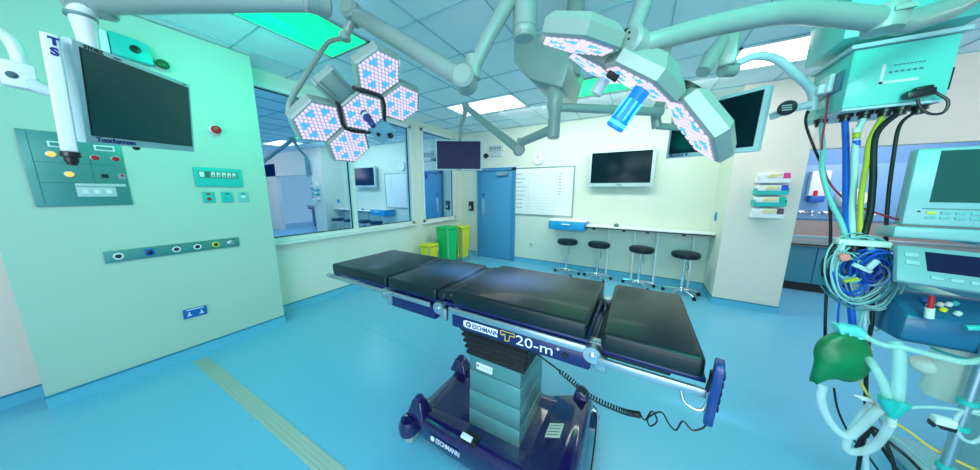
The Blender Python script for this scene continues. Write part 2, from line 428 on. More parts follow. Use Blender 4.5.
T = wallT(.93, 1.72)
p = thing('switch_panel', 'pale switch panel with a row of rocker switches, right of the touchscreen monitor', 'switch panel', T.translation)
b = MB(T); b.box((0, 0, .008), (.34, .18, .016), bev=.004); b.build('faceplate', TEALP, p)
b = MB(T); b.box((.0, .025, .017), (.28, .066, .004)); b.build('switch_well', PANEL, p)
for k in range(7):
    b = MB(T); b.box((-.12+.038*k, .025, .021), (.026 if k else .03, .048, .008), bev=.002); s_ = b.build('rocker_switch', [PAPER, PANELL, CREAMP, CREAMP, CREAMP, CREAMP, CREAMP][k], p)
    if k > 1:
        b = MB(T); b.box((-.12+.038*k, .014, .0255), (.012, .014, .002)); b.build('switch_mark', GREENB, s_, smooth=False)
for y_, lab, mk in ((.835, 'small wall plate with a red light and switch, leftmost below the switch panel', RED), (.965, 'small wall plate with a dial, middle of three below the switch panel', TEALP), (1.09, 'small pale wall plate, rightmost of three below the switch panel', PAPER)):
    T = wallT(y_, 1.53)
    p = thing('wall_plate', lab, 'wall switch', T.translation)
    b = MB(T); b.box((0, 0, .005), (.085, .105, .010), bev=.003); b.build('faceplate', TEALP if mk != PAPER else MATS['pale_teal_hose'], p)
    b = MB(T); b.lathe([(.016, 0), (.012, .012), (0, .013)], (0, -.018 if mk == RED else 0, .010), (0, 0, 1), 12 if mk == RED else 16); b.build('knob', mk, p)
    b = MB(T); b.box((0, .030, .011), (.030, .016, .002)); b.build('plate_mark', RED if mk == RED else INKG, p, smooth=False)

for y_, z_, m_, lab, hm in ((.955, 2.17, RED, 'red emergency push button on the left wall above the switch panel', WHITE), (.69, 2.64, GREENB, 'green push button high on the left wall beside the grey speaker box', GREYP)):
    T = wallT(y_, z_)
    p = thing('push_button', lab, 'button', T.translation)
    b = MB(T); b.lathe([(.048, 0), (.046, .022), (.030, .030), (.028, .034)], (0, 0, 0), (0, 0, 1), 24); b.build('collar', hm, p)
    b = MB(T); b.lathe([(.030, 0), (.038, .010), (.036, .020), (.026, .028), (0, .030)], (0, 0, .030), (0, 0, 1), 24); b.build('button_head', m_, p)
T = wallT(.54, 2.69)
p = thing('wall_speaker', 'teal lit box with a black ringed lens high on the left wall above the touchscreen', 'wall unit', T.translation)
b = MB(T); b.prism([(-.10, -.075), (.10, -.085), (.085, .06), (.04, .075), (-.10, .085)], 0, .07, bev=.008); b.build('housing', TEALP, p)
b = MB(T); b.box((-.125, 0, .035), (.04, .15, .07), bev=.006); b.build('end_cap', WHITE, p)
b = MB(T); b.lathe([(.028, 0), (.028, .008), (.012, .010), (.010, .004), (0, .004)], (.015, .0, .07), (0, 0, 1), 20); b.build('lens', BLACKP, p)

# ================================================================ BACK WALL FITTINGS
def backT(x, z, y=YB): return frame((x, y, z), (1, 0, 0), (0, 0, 1))     # z local = -y, out of the wall
T = backT(-1.83, 1.605)
p = thing('whiteboard', 'large white planning board with ruled columns on the back wall right of the blue door', 'whiteboard', T.translation)
b = MB(T); b.box((0, 0, .008), (1.30, 1.0, .016)); b.build('board', PAPER, p, smooth=False)
b = MB(T)
for c_, d_ in (((0, .5, .012), (1.33, .022, .026)), ((0, -.5, .012), (1.33, .022, .026)), ((.655, 0, .012), (.022, 1.02, .026)), ((-.655, 0, .012), (.022, 1.02, .026))): b.box(c_, d_)
b.build('frame', STEEL, p, smooth=False)
b = MB(T)
for k in range(14): b.box((0, .40-.065*k, .0165), (1.27, .0035, .001))
for x in (-.30, .28, .46): b.box((x, 0, .0165), (.0035, .96, .001))
b.build('ruled_lines', mat('rule_grey', (.45, .55, .6), .6), p, smooth=False)
b = MB(T)
for k in range(9):
    for x in range(random.randint(3, 5)): b.box((-.58+.055*x, .37-.09*k, .0165), (.035, .014, .001))
for k in range(8): b.box((.38, .37-.06*k, .0165), (.06, .012, .001))
b.build('ruled_text_rows', INKG, p, smooth=False)

T = backT(-1.93, 2.30)
p = thing('wall_clock', 'round white wall clock above the planning board', 'clock', T.translation)
b = MB(T); b.lathe([(.135, 0), (.14, .025), (.125, .04), (.118, .034), (0, .034)], n=32); b.build('case', WHITE, p)
b = MB(T); b.lathe([(.115, 0), (.115, .002)], (0, 0, .034), n=32); f_ = b.build('clock_face', PAPER, p)
b = MB(T)
for k in range(12):
    a = k*PI/6; b.box((.098*math.sin(a), .098*math.cos(a), .037), (.008, .008, .002))
b.build('hour_marks', INKG, f_, smooth=False)
b = MB(T)
b.box((-.02, .012, .039), (.055, .008, .003), Matrix.Rotation(-.5, 3, 'Z')); b.box((.004, .035, .039), (.006, .085, .003), Matrix.Rotation(-.1, 3, 'Z'))
b.build('clock_hands', BLACKP, f_, smooth=False)

T = backT(-2.98, 2.51)
p = thing('door_sign_box', 'grey lettered sign panel above the blue door', 'sign', T.translation)
b = MB(T); b.box((.02, .065, .015), (.34, .12, .03), bev=.004); b.build('upper_panel', GREYP, p)
b = MB(T); b.box((.04, -.075, .015), (.30, .10, .03), bev=.004); b.build('lower_panel', GREYP, p)
b = MB(T)
for k in range(5): b.box((-.10+.06*k, .065, .031), (.035, .055, .002))
b.build('sign_marks', INKG, p, smooth=False)
T = backT(-3.22, 2.42)
p = thing('bell', 'black round bell on the wall left of the sign above the blue door', 'bell', T.translation)
b = MB(T); b.lathe([(.055, 0), (.06, .02), (.045, .05), (0, .06)], n=20); b.build('gong', BLACKP, p)
b = MB(T); b.box((.05, .0, .02), (.05, .05, .04), bev=.006); b.build('striker_box', BLACKP, p)

T = backT(-3.62, 1.24)
p = thing('soap_dispenser', 'black soap dispenser on the back wall left of the blue door', 'dispenser', T.translation)
b = MB(T); b.box((0, 0, .045), (.11, .24, .09), bev=.02); b.build('body', BLACKP, p)
b = MB(T); b.box((0, -.03, .092), (.05, .07, .006), bev=.003); b.build('window', GREYP, p)
b = MB(T); b.box((0, -.13, .05), (.05, .03, .05), bev=.008); b.build('nozzle', WHITE, p)

T = backT(-2.03, .44)
p = thing('wall_outlet', 'small white wall outlet below the planning board', 'outlet', T.translation)
b = MB(T); b.box((0, 0, .006), (.10, .10, .012), bev=.004); b.build('faceplate', WALL, p)
b = MB(T); b.lathe([(.02, 0), (.02, .003)], (0, 0, .012), n=14); b.build('hole', INKG, p)
T = frame((1.035, 5.18, 1.24), (0, -1, 0), (0, 0, 1))
p = thing('light_switch', 'small blue switch on the side of the pier above the counter', 'switch', T.translation)
b = MB(T); b.box((0, 0, .006), (.07, .13, .012), bev=.003); b.build('faceplate', CYANB, p)
b = MB(T); b.box((0, 0, .014), (.035, .05, .006), bev=.002); b.build('rocker', BLUES, p)

# TV
T = frame((-.36, YB-.115, 2.025), (1, 0, 0), (0, .0, 1))
p = thing('wall_television', 'white framed flat television on the back wall above the counter', 'television', (-.36, YB-.1, 2.025))
b = MB(T); b.box((0, 0, 0), (1.06, .65, .06), bev=.008); b.build('housing', BEZEL, p)
b = MB(T); b.box((0, .012, .031), (.96, .54, .004)); b.build('screen', SCREEN, p, smooth=False)
b = MB(T); b.box((0, 0, -.07), (.4, .3, .08)); b.build('wall_bracket', BLACKP, p)
b = MB(T); b.box((0, -.295, .0305), (.10, .014, .001)); b.build('brand_mark', INKG, p, smooth=False)

# counter with drawer box
b = MB(); b.box((.10, 5.22, .965), (1.87, .35, .030), bev=.004)
ct = thing('wall_counter', 'long white counter under the television with white tube legs', 'counter', (.1, 5.2, 0))
b.bm.free(); b = MB(); b.box((.10, 5.22, .972), (1.87, .35, .030), bev=.004); b.build('worktop', PAPER, ct)
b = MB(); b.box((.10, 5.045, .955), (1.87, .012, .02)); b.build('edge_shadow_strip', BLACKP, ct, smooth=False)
for x in (-.70, -.2, .16, .66): 
    b = MB(); b.box((x, 5.12, .935), (.05, .05, .05)); b.build('bracket', BLACKP, ct)
for x in (-.02, .32, .82, -.45):
    b = MB(); b.cyl((x, 5.25, 0), (x, 5.25, .96), .018, n=12); b.build('leg', WHITE, ct)
dr = thing('drawer_unit', 'bright blue drawer box at the left end of the counter', 'drawer box', (-1.19, 5.2, .95))
b = MB(); b.box((-1.20, 5.21, .955), (.68, .37, .17), bev=.006); b.build('carcass', CYANB, dr)
b = MB(); b.box((-1.20, 5.018, .955), (.64, .016, .145), bev=.004); q = b.build('drawer', CYANB, dr)
b = MB(); b.box((-1.20, 5.0, .985), (.16, .02, .02), bev=.004); b.build('handle', PAPER, q)
b = MB(); b.box((-1.20, 5.21, 1.046), (.70, .38, .014)); b.build('top', PAPER, dr, smooth=False)
k_ = thing('tape_dispenser', 'small grey dispenser standing on the counter near the television', 'dispenser', (-.33, 5.15, .987))
b = MB(); b.lathe([(.03, 0), (.045, .01), (.04, .04), (.02, .055), (0, .057)], (-.33, 5.15, .987)); b.build('body', INKG, k_)
b = MB(); b.lathe([(.012, 0), (.012, .02)], (-.33, 5.15, 1.04)); b.build('cap', GREYP, k_)

# stools
def make_stool():
    s = thing('round_stool', 'black round stool nearest the blue door', 'stool', (0, 0, 0), 'round stools at the counter')
    b = MB(); b.lathe([(.0, .61), (.17, .61), (.185, .625), (.19, .65), (.186, .68), (.165, .695), (0, .70)], n=36); b.build('seat', LEATH, s)
    b = MB(); b.lathe([(.06, .595), (.06, .61), (.0, .611)], n=20); b.lathe([(.016, .30), (.016, .60)], n=14); b.lathe([(.024, .09), (.024, .33), (.018, .335)], n=16); b.build('gas_column', CHROME, s)
    b = MB(); b.lathe([(.045, .065), (.045, .09), (.03, .12), (.024, .125)], n=16)
    for k in range(5):
        a = k*2*PI/5+.3; b.tube([(0, 0, .10), (.14*math.cos(a), .14*math.sin(a), .085), (.245*math.cos(a), .245*math.sin(a), .062)], [.022, .018, .013], n=8)
    b.build('star_base', CHROME, s)
    for k in range(5):
        a = k*2*PI/5+.3; x, y = .245*math.cos(a), .245*math.sin(a)
        b = MB(); b.cyl((x-.014*math.sin(a), y+.014*math.cos(a), .026), (x+.014*math.sin(a), y-.014*math.cos(a), .026), .026, n=14)
        b.box((x, y, .055), (.025, .025, .02)); b.build('castor', RUBG if k % 2 else BLACK, s)
    b = MB(); b.tube([(.03, -.01, .54), (.05, -.02, .46), (.035, -.01, .41)], .004, n=6, sm=4); b.build('height_lever', BLACKP, s)
    return s
st = make_stool(); st.location = (-1.145, 5.00, 0)
dup(st, (-.58, 5.02, 0), 'black round stool second from the blue door')
dup(st, (.095, 4.97, 0), 'black round stool third from the blue door, in front of two counter legs')
dup(st, (.69, 4.90, 0), 'black round stool nearest the pier at the right end of the counter')

# bins by the door
def bin_stand(x, y, m, lab, w=.36, d=.34, h=.72):
    t = thing('waste_bin', lab, 'waste bin', (x, y, 0), 'waste bins by the blue door')
    b = MB(); b.frus([(x-w*.36, y-d*.36), (x+w*.36, y-d*.36), (x+w*.36, y+d*.36), (x-w*.36, y+d*.36)], .10, [(x-w*.46, y-d*.46), (x+w*.46, y-d*.46), (x+w*.46, y+d*.46), (x-w*.46, y+d*.46)], h-.03)
    b.build('bag', m, t, smooth=False)
    b = MB(); b.box((x, y, h), (w, d, .045), bev=.012); l_ = b.build('lid', m, t)
    b = MB(); b.box((x, y-d/2-.01, h+.0), (w*.3, .02, .02), bev=.004); b.build('lid_grip', m, l_)
    b = MB()
    for sx in (-1, 1):
        for sy in (-1, 1): b.cyl((x+sx*w*.48, y+sy*d*.48, .06), (x+sx*w*.48, y+sy*d*.48, h-.02), .009, n=8)
        b.cyl((x+sx*w*.48, y-d*.48, .07), (x+sx*w*.48, y+d*.48, .07), .009, n=8)
    b.cyl((x-w*.48, y-d*.48, .07), (x+w*.48, y-d*.48, .07), .009, n=8)
    b.build('stand', CHROME, t)
    for sx in (-1, 1):
        for sy in (-1, 1):
            b = MB(); b.cyl((x+sx*w*.48-.01, y+sy*d*.48, .03), (x+sx*w*.48+.01, y+sy*d*.48, .03), .03, n=12); b.build('castor', RUBG, t)
bin_stand(-3.52, 4.28, GREENP, 'green waste bag stand with a lid beside the left wall', .34, .36, .84)
bin_stand(-3.52, 4.78, YEL, 'yellow waste bag stand behind the green one', .32, .32, .80)
bin_stand(-3.66, 3.87, YEL, 'low yellow waste bin half hidden by the operating table', .28, .28, .52)

# paper rack on pier
T = frame((1.43, YC-.012, 1.57), (1, 0, 0), (0, 0, 1))
p = thing('glove_rack', 'four tier clear rack of coloured glove boxes on the pier', 'rack', T.translation)
b = MB(T); b.box((0, 0, .006), (.26, .58, .012)); b.build('backplate', WHITE, p, smooth=False)
for k in range(4):
    z = .22-.147*k
    b = MB(T); b.box((0, z-.055, .06), (.29, .012, .11)); b.box((0, z-.035, .112), (.29, .05, .008)); b.box((-.145, z-.02, .06), (.006, .08, .11)); b.box((.145, z-.02, .06), (.006, .08, .11))
    b.build('shelf', [PAPER, TEALP, TEALP, PAPER][k], p, smooth=False)
cols = [(.85, .05, .30), (.02, .10, .65), (.0, .50, .35), (.12, .08, .10)]
for k in range(4):
    z = .22-.147*k
    Tk = T @ Matrix.Translation((0, z+.005, .055))
    g_ = thing('glove_box', ['glove box with a pink end in the top tier of the rack', 'glove box with a blue end in the second tier of the rack', 'glove box with a green end in the third tier of the rack', 'glove box with a dark end in the bottom tier of the rack'][k], 'glove box', Tk.translation, 'glove boxes in the rack')
    b = MB(Tk); b.box((0, 0, 0), (.27, .105, .095), bev=.003); b.build('carton', PAPER, g_)
    b = MB(Tk); b.box((.108, .0, .001), (.058, .107, .098)); b.build('coloured_end', mat('end_%d' % k, cols[k], .5), g_, smooth=False)
    b = MB(Tk); b.prism([(-.07, .02), (-.03, .045), (.03, .035), (.07, .045), (.06, .01), (-.06, .0)], .045, .056); b.build('glove', mat('glove_cream', (.85, .72, .35), .6), g_)
    b = MB(Tk); b.box((-.03, -.035, .048), (.19, .022, .003)); b.build('printed_band', TEALP, g_, smooth=False)

# ================================================================ SCRUB ALCOVE
p = thing('scrub_cabinet', 'blue base cabinet in the alcove behind the pier', 'cabinet', (3.3, 6.3, 0))
b = MB(); b.box((3.4, 6.45, .45), (2.9, .62, .62)); b.build('carcass', CABD, p, smooth=False)
b = MB(); b.box((3.4, 6.48, .07), (2.9, .6, .14)); b.build('plinth', BLACK, p, smooth=False)
for k in range(5):
    b = MB(); b.box((2.25+.575*k, 6.13, .45), (.56, .02, .60), bev=.004); b.build('door', CABD, p)
p = thing('scrub_sink', 'long steel scrub trough in the alcove', 'sink', (3.3, 6.25, .85))
b = MB(); b.box((3.4, 6.02, .86), (3.0, .04, .17), bev=.008); b.box((3.4, 6.4, .79), (3.0, .8, .03)); b.box((3.4, 6.78, .95), (3.0, .03, .36)); b.build('trough', SINKM, p)
b = MB(); b.box((3.4, 5.99, .93), (3.0, .03, .035), bev=.006); b.build('front_lip', STEEL, p)
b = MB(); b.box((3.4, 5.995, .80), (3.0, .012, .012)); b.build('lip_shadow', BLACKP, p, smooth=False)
for k, x in enumerate((2.55, 2.85, 3.15)):
    t_ = thing('scrub_tap', ['chrome lever tap over the scrub trough nearest the pier', 'chrome lever tap over the scrub trough, second from the pier', 'chrome lever tap over the scrub trough, third from the pier'][k], 'tap', (x, 6.78, 1.25), 'taps over the scrub trough')
    b = MB(); b.tube([(x, 6.78, 1.28), (x, 6.62, 1.30), (x, 6.52, 1.24)], .016, sm=5); b.build('spout', CHROME, t_)
    b = MB(); b.cyl((x-.09, 6.76, 1.28), (x+.09, 6.76, 1.28), .022); b.build('mixer_body', CHROME, t_)
    for s in (-1, 1):
        b = MB(); b.tube([(x+s*.09, 6.76, 1.28), (x+s*.11, 6.62, 1.27)], .012); b.sph((x+s*.11, 6.62, 1.27), .02, 10); b.build('lever', CHROME, t_)
b = MB(); b.box((3.35, 6.785, 1.62), (2.6, .03, .92), bev=.004); q = struct(b.build('trim_1', mat('splashback_blue', (.20, .42, .74), .4)))
T = frame((2.62, 6.76, 1.72), (1, 0, 0), (0, 0, 1))
p = thing('scrub_dispenser', 'white scrub brush dispenser with red bottle on the blue alcove wall', 'dispenser', T.translation)
b = MB(T); b.box((0, .05, .05), (.22, .42, .10), bev=.01); b.build('housing', PAPER, p)
b = MB(T); b.box((0, -.21, .06), (.17, .10, .12), bev=.01); b.build('tray', BLUES, p)
b = MB(T); b.lathe([(.035, 0), (.035, .09), (.015, .11), (.015, .13)], (-.03, -.17, .08), (0, 1, 0), 14); b.build('bottle', RED, p)
T = frame((3.02, 6.76, 1.52), (1, 0, 0), (0, 0, 1))
p = thing('paper_roll_dispenser', 'round white towel dispenser on the blue alcove wall', 'dispenser', T.translation)
b = MB(T); b.lathe([(.16, 0), (.165, .08), (.14, .12), (0, .125)], n=28); b.build('drum', PAPER, p)
b = MB(T); b.box((0, -.17, .06), (.12, .05, .08), bev=.01); b.build('outlet_nozzle', GREYP, p)

# ================================================================ OPERATING TABLE
tb = thing('operating_table', 'black padded operating table with navy rails on a navy wheeled base', 'operating table', (-.62, 1.3, 0))
TY0, TY1 = 1.03, 1.57
def pad(name, x0, x1, y0, y1, z1, th=.066, bev=.022, tilt=0., extra=None):
    b = MB(); cx = (x0+x1)/2
    R = Matrix.Rotation(tilt, 3, 'Y')
    b.box((cx, (y0+y1)/2, z1-th/2), (x1-x0, y1-y0, th), R, bev=bev, seg=4)
    return b.build(name, LEATH, tb, ang=60)
def base_plate(x0, x1, y0, y1, z, tilt=0.):
    b = MB(); b.box(((x0+x1)/2, (y0+y1)/2, z), (x1-x0, y1-y0, .02), Matrix.Rotation(tilt, 3, 'Y'), bev=.004); return b.build('pad_tray', NAVYR, tb)
def rail(x0, x1, z, y=None, tilt=0., h=.028):
    for yy, s in ((TY0-.018, -1), (TY1+.018, 1)):
        b = MB(); b.box(((x0+x1)/2, yy, z), (x1-x0, .014, h), Matrix.Rotation(tilt, 3, 'Y'), bev=.003); r_ = b.build('side_rail', STEEL, tb)
        b = MB()
        for x in (x0+.06, x1-.06): b.box((x, yy-s*.014, z-.002), (.03, .02, .02))
        b.build('rail_spacer', BLACKP, r_)
pad('leg_section_pad', -1.925, -1.335, 1.015, 1.575, 1.070, bev=.015)
base_plate(-1.92, -1.34, 1.02, 1.57, .998); rail(-1.95, -1.355, .975)
b = MB(); b.prism([(-1.80, .985), (-1.34, .985), (-1.34, .89)], -1.5, -1.1); 
b.bm.free()
b = MB(Matrix(((1, 0, 0, 0), (0, 0, -1, 0), (0, 1, 0, 0), (0, 0, 0, 1))))   # local xy -> world xz, local z -> -y
b.prism([(-1.72, .975), (-1.335, .975), (-1.335, .90)], -1.10, -1.07); b.prism([(-1.72, .975), (-1.335, .975), (-1.335, .90)], -1.53, -1.50); b.build('leg_section_brace', BLACKP, tb)
b = MB(); b.cyl((-1.95, 1.012, .975), (-1.975, 1.012, .975), .016); b.cyl((-1.95, 1.588, .975), (-1.975, 1.588, .975), .016); b.cyl((-1.965, 1.01, .962), (-1.965, 1.59, .962), .009); b.build('foot_bar', STEEL, tb)
pad('seat_section_pad', -1.318, -.925, 1.015, 1.575, 1.070, bev=.016)
pad('joint_pad', -.925, -.862, 1.02, 1.565, 1.062, th=.05, bev=.02)
pad('joint_pad', -.872, -.81, 1.02, 1.57, 1.070, th=.05, bev=.02)
base_plate(-1.32, -.81, 1.03, 1.57, .998); rail(-1.30, -.96, .976)
b = MB(); b.box((-1.125, 1.30, .925), (.37, .555, .085), bev=.012); b.build('seat_section_frame', NAVYR, tb)
# hinge knuckles
for (x, z) in ((-.90, .972), (-1.335, .965), (-.11, .965)):
    for yy in (TY0-.012, TY1+.012):
        b = MB(); b.lathe([(.034, -.015), (.036, -.01), (.036, .012), (.03, .016)], (x, yy, z), (0, 1, 0), 24); b.box((x+.03, yy, z-.03), (.05, .022, .07), bev=.008); h_ = b.build('hinge', STEEL, tb)
        b = MB(); b.lathe([(.012, 0), (.012, .006), (.008, .008)], (x, yy-.016, z), (0, -1, 0), 12); b.build('hinge_bolt', CHROME, h_)
pad('back_section_pad', -.812, -.135, 1.012, 1.585, 1.088, th=.075, bev=.018)
base_plate(-.81, -.13, 1.025, 1.575, 1.004); rail(-.83, -.135, .980, h=.034)
b = MB(); b.box((-.465, 1.30, .925), (.70, .575, .075), bev=.010); bf = b.build('back_section_frame', NAVYR, tb)
# lettering
Tt = frame((-.722, TY0-.0185, .928), (1, 0, 0), (0, 0, 1)) @ Matrix.Diagonal((1.13, 1.08, 1, 1))
b = MB(Tt); b.prism([(0, -.018), (.165, -.018), (.165, .018), (0, .018)], 0, .001); b.prism([(.0, -.018), (.0, .018), (-.012, .012), (-.012, -.012)], 0, .001); b.build('name_plate', WTXT, bf, smooth=False)
text('maker_lettering', 'ESCHMANN', .031, Tt @ Matrix.Translation((.036, -.002, .0013)), INK, bf, sx=.80, bold=.0008)
b = MB(Tt); b.lathe([(.014, 0), (.014, .001)], (.016, 0, .0011), n=20); b.build('maker_emblem', INK, bf, smooth=False)
text('maker_emblem_letter', 'e', .03, Tt @ Matrix.Translation((.008, .002, .0018)), WTXT, bf)
b = MB(Tt @ Matrix.Translation((.18, 0, 0)))
def ring_t(bb, pts, w=.0035):
    n = len(pts)
    for i in range(n):
        a, c = V((*pts[i], .0012)), V((*pts[(i+1) % n], .0012)); bb.cyl(a, c, w/2, n=6)
ring_t(b, [(0, .022), (.062, .022), (.066, .008), (.042, .008), (.038, -.02), (.020, -.02), (.022, .008), (.012, .008), (.012, .002), (.0, .002)])
b.build('model_initial', YTXT, bf)
text('model_lettering', '20-m', .062, Tt @ Matrix.Translation((.248, -.002, .0005)), WTXT, bf, sx=1.22)
text('model_plus', '+', .032, Tt @ Matrix.Translation((.412, .013, .0005)), WTXT, bf)
# socket at end of frame
b = MB(); b.lathe([(.014, 0), (.012, .006), (0, .007)], (-.215, TY0-.017, .925), (0, -1, 0), 16); b.build('frame_socket', BLACKP, bf)
# head section
pad('head_section_pad', -.080, .228, .978, 1.590, 1.085, th=.075, bev=.018)
b = MB(); b.box((.082, 1.285, 1.0), (.31, .58, .018), bev=.004); b.build('pad_tray', NAVYR, tb)
for yy in (.968, 1.60):
    b = MB(); b.box((.075, yy, .975), (.320, .014, .030), bev=.003); b.build('side_rail', STEEL, tb)
b = MB(); b.box((.02, 1.285, .965), (.26, .50, .022), bev=.006); b.build('head_section_frame', BLACKP, tb)
for yy in (1.12, 1.45):
    b = MB(); b.cyl((-.16, yy, .95), (.10, yy, .935), .016); b.build('head_section_strut', BLACKP, tb)
for yy, zz in ((1.52, 1.0), (1.07, .975)):
    b = MB(); b.box((-.11, yy, zz), (.07, .05, .05), bev=.01); b.build('hinge_block', STEEL, tb)
b = MB(); b.tube([(.17, .968, .965), (.185, .962, .925), (.225, .956, .92), (.245, .968, .96)], .005, sm=5); b.build('release_loop', CHROME, tb)
# handset on a coiled cable (hangs from the rail)
hs = thing('hand_control', 'dark blue hand control hanging from the right end of the operating table', 'hand control', (.275, .965, .88))
Th = frame((.252, .968, .985), (.19, .98, 0), (0.03, 0, 1))
b = MB(Th); b.prism([(-.024, -.105), (.024, -.105), (.030, -.08), (.026, -.02), (.032, .05), (.032, .095), (.022, .11), (-.022, .11), (-.032, .095), (-.032, .05), (-.026, -.02), (-.030, -.08)], -.012, .012, bev=.005); b.build('casing', mat('handset_blue', (.006, .035, .20), .3, coat=.4), hs)
b = MB(Th)
for k in range(5):
    for s in (-1, 1): b.box((s*.011, .07-.028*k, .0155), (.014, .018, .004), bev=.002)
b.build('buttons', NAVYR, hs)
b = MB(); b.tube([(.236, .968, .985), (.24, .968, 1.02), (.248, .97, 1.04)], .007, sm=4); b.box((.243, .968, 1.03), (.012, .03, .05), bev=.004); b.build('hook', BLACKP, hs)
# cable
cb = []
P0 = V((-.375, 1.12, .815)); c_pts = [P0, at(565, 375, Y=1.05), at(590, 396, Y=1.0), at(620, 410, Y=.97), at(640, 415, Y=.96)]
cp = smooth_path(c_pts, 24)
pts = []
n_c = len(cp)
for i, q in enumerate(cp):
    f_ = i/(n_c-1)
    pts.append(q)
# straight lead, then coil
tot = MB()
tot.tube(cp[:22], .0035, n=8)
coil = []
path = cp[20:]
turns = 34; per = 9
for i in range(turns*per+1):
    u = i/(turns*per)*(len(path)-1); j = min(int(u), len(path)-2); q = path[j].lerp(path[j+1], u-j)
    tdir = (path[j+1]-path[j]).normalized(); up_ = V((0, 0, 1)); a1 = (up_-tdir*up_.dot(tdir)).normalized(); a2 = tdir.cross(a1)
    an = 2*PI*i/per; coil.append(q+(a1*math.cos(an)+a2*math.sin(an))*.009)
tot.tube(coil, .0028, n=6)
tail = [coil[-1], at(645, 420, Y=.96), at(652, 411, Y=.96), at(657, 421, Y=.96), at(650, 426, Y=.97), at(648, 418, Y=.95), at(661, 412, Y=.95), at(669, 424, Y=.96), at(676, 430, Y=.97), at(683, 421, Y=.97), at(692, 430, Y=.97), at(703, 428, Y=.975), V(Th @ V((0, -.105, 0)))]
tot.tube(tail, .0028, n=6, sm=6)
tag(tot.build('coiled_cable', BLACK), 'black coiled cable running from the operating table column to its hand control', 'cable')

# column, bellows
CX0, CX1, CY0, CY1 = -.785, -.47, 1.15, 1.50
def rect(x0, x1, y0, y1): return [(x0, y0), (x1, y0), (x1, y1), (x0, y1)]
b = MB()
zs = [(.16, .30, 0), (.30, .43, .002), (.43, .56, .004), (.56, .80, .006)]
for z0, z1, e in zs:
    b.box(((CX0+CX1)/2, (CY0+CY1)/2, (z0+z1)/2), (CX1-CX0-2*e+.02, CY1-CY0-2*e+.02, z1-z0-.003), bev=.004)
cl = b.build('column', COLM, tb)
b = MB(); b.box((CX0+.095, CY0-.001, .60), (.12, .006, .055), bev=.003); b.build('control_plate_rim', NAVYR, cl)
b = MB(); b.box((CX0+.095, CY0-.004, .60), (.108, .006, .045), bev=.002); b.box((CX0+.095, CY0-.0045, .60), (.10, .006, .03)); b.build('control_plate', WTXT, cl)
b = MB(); b.lathe([(.007, 0), (.007, .003)], (CX0+.055, CY0-.007, .604), (0, -1, 0), 12); b.build('warning_light', RED, cl, smooth=False)
b = MB()
for k in range(4): b.box((CX0+.08+.018*k, CY0-.008, .602), (.011, .003, .018))
b.build('control_buttons', GREYP, cl, smooth=False)
b = MB(); n = 5
for k in range(n):
    z = .655+.038*k; e = .020+.006*k
    x0, x1, y0, y1 = CX0-e, CX1+e+.01, CY0-e, CY1+e
    b.frus(rect(x0+.012, x1-.012, y0+.012, y1-.012), z, rect(x0, x1, y0, y1), z+.012)
    b.frus(rect(x0, x1, y0, y1), z+.012, rect(x0, x1, y0, y1), z+.026)
    b.frus(rect(x0, x1, y0, y1), z+.026, rect(x0+.012, x1-.012, y0+.012, y1-.012), z+.037)
b.build('bellows', BLACK, tb, smooth=False)
b = MB(); b.box((-.60, 1.30, .87), (.36, .40, .045), bev=.008); b.frus(rect(-.79, -.43, 1.12, 1.52), .845, rect(-.83, -.40, 1.06, 1.55), .895); b.build('top_plate', STEEL, tb)
# base: moulded navy body
def moulded(sections, name, m, par, bev=.012):
    """sections along x: (x, [(y,z)...]) same count -> skin"""
    b = MB(); vs = []; n = len(sections[0][1])
    for x, pr in sections:
        vs += [(x, y, z) for y, z in pr]
    fs = []
    for i in range(len(sections)-1):
        for k in range(n): fs.append((i*n+k, i*n+(k+1) % n, (i+1)*n+(k+1) % n, (i+1)*n+k))
    fs += [tuple(range(n))[::-1], tuple((len(sections)-1)*n+k for k in range(n))]
    b._add(vs, fs); bmesh.ops.recalc_face_normals(b.bm, faces=b.bm.faces[:])
    bmesh.ops.bevel(b.bm, geom=b.bm.edges[:], offset=bev, segments=2, affect='EDGES', profile=.5)
    return b.build(name, m, par, ang=50)
def prof(y0, y1, zb, ze, zm):       # trough-shaped cross-section: edges high, middle deck
    return [(y0, zb), (y0-.005, ze-.02), (y0+.05, ze), (y0+.13, zm), (y1-.13, zm), (y1-.05, ze), (y1+.005, ze-.02), (y1, zb)]
XZ0 = Matrix(((1, 0, 0, 0), (0, 0, -1, 0), (0, 1, 0, 0), (0, 0, 0, 1)))
base = moulded([(-1.17, prof(1.02, 1.58, .08, .185, .165)), (-1.06, prof(1.00, 1.60, .06, .20, .175)), (-.86, prof(1.00, 1.60, .05, .195, .185)), (-.40, prof(1.00, 1.60, .05, .215, .20)), (-.16, prof(1.0, 1.60, .07, .24, .225))], 'base_body', NAVY, tb)
def tower(x, y, h, w=.09):
    b = MB(); b.frus(rect(x-w, x+w, y-w*.7, y+w*.7), .17, rect(x-w*.45, x+w*.45, y-w*.4, y+w*.4), h)
    bmesh.ops.bevel(b.bm, geom=b.bm.edges[:], offset=.012, segments=3, affect='EDGES', profile=.5)
    o = b.build('wheel_tower', NAVY, tb)
    b = MB(); b.lathe([(w*.36, 0), (w*.36, .014), (w*.22, .022), (0, .023)], (x, y, h-.004), n=16); b.build('tower_cap', NAVYR, o)
tower(-1.12, 1.05, .285, .075); tower(-1.14, 1.53, .275, .08); tower(-.22, 1.60, .33, .075); tower(-.22, 1.02, .27)
b = MB(XZ0); b.prism([(-.43, .18), (-.40, .20), (-.22, .285), (-.17, .285), (-.145, .25), (-.14, .10), (-.43, .10)], -1.62, -1.03, bev=.02); b.build('raised_deck', NAVY, tb)
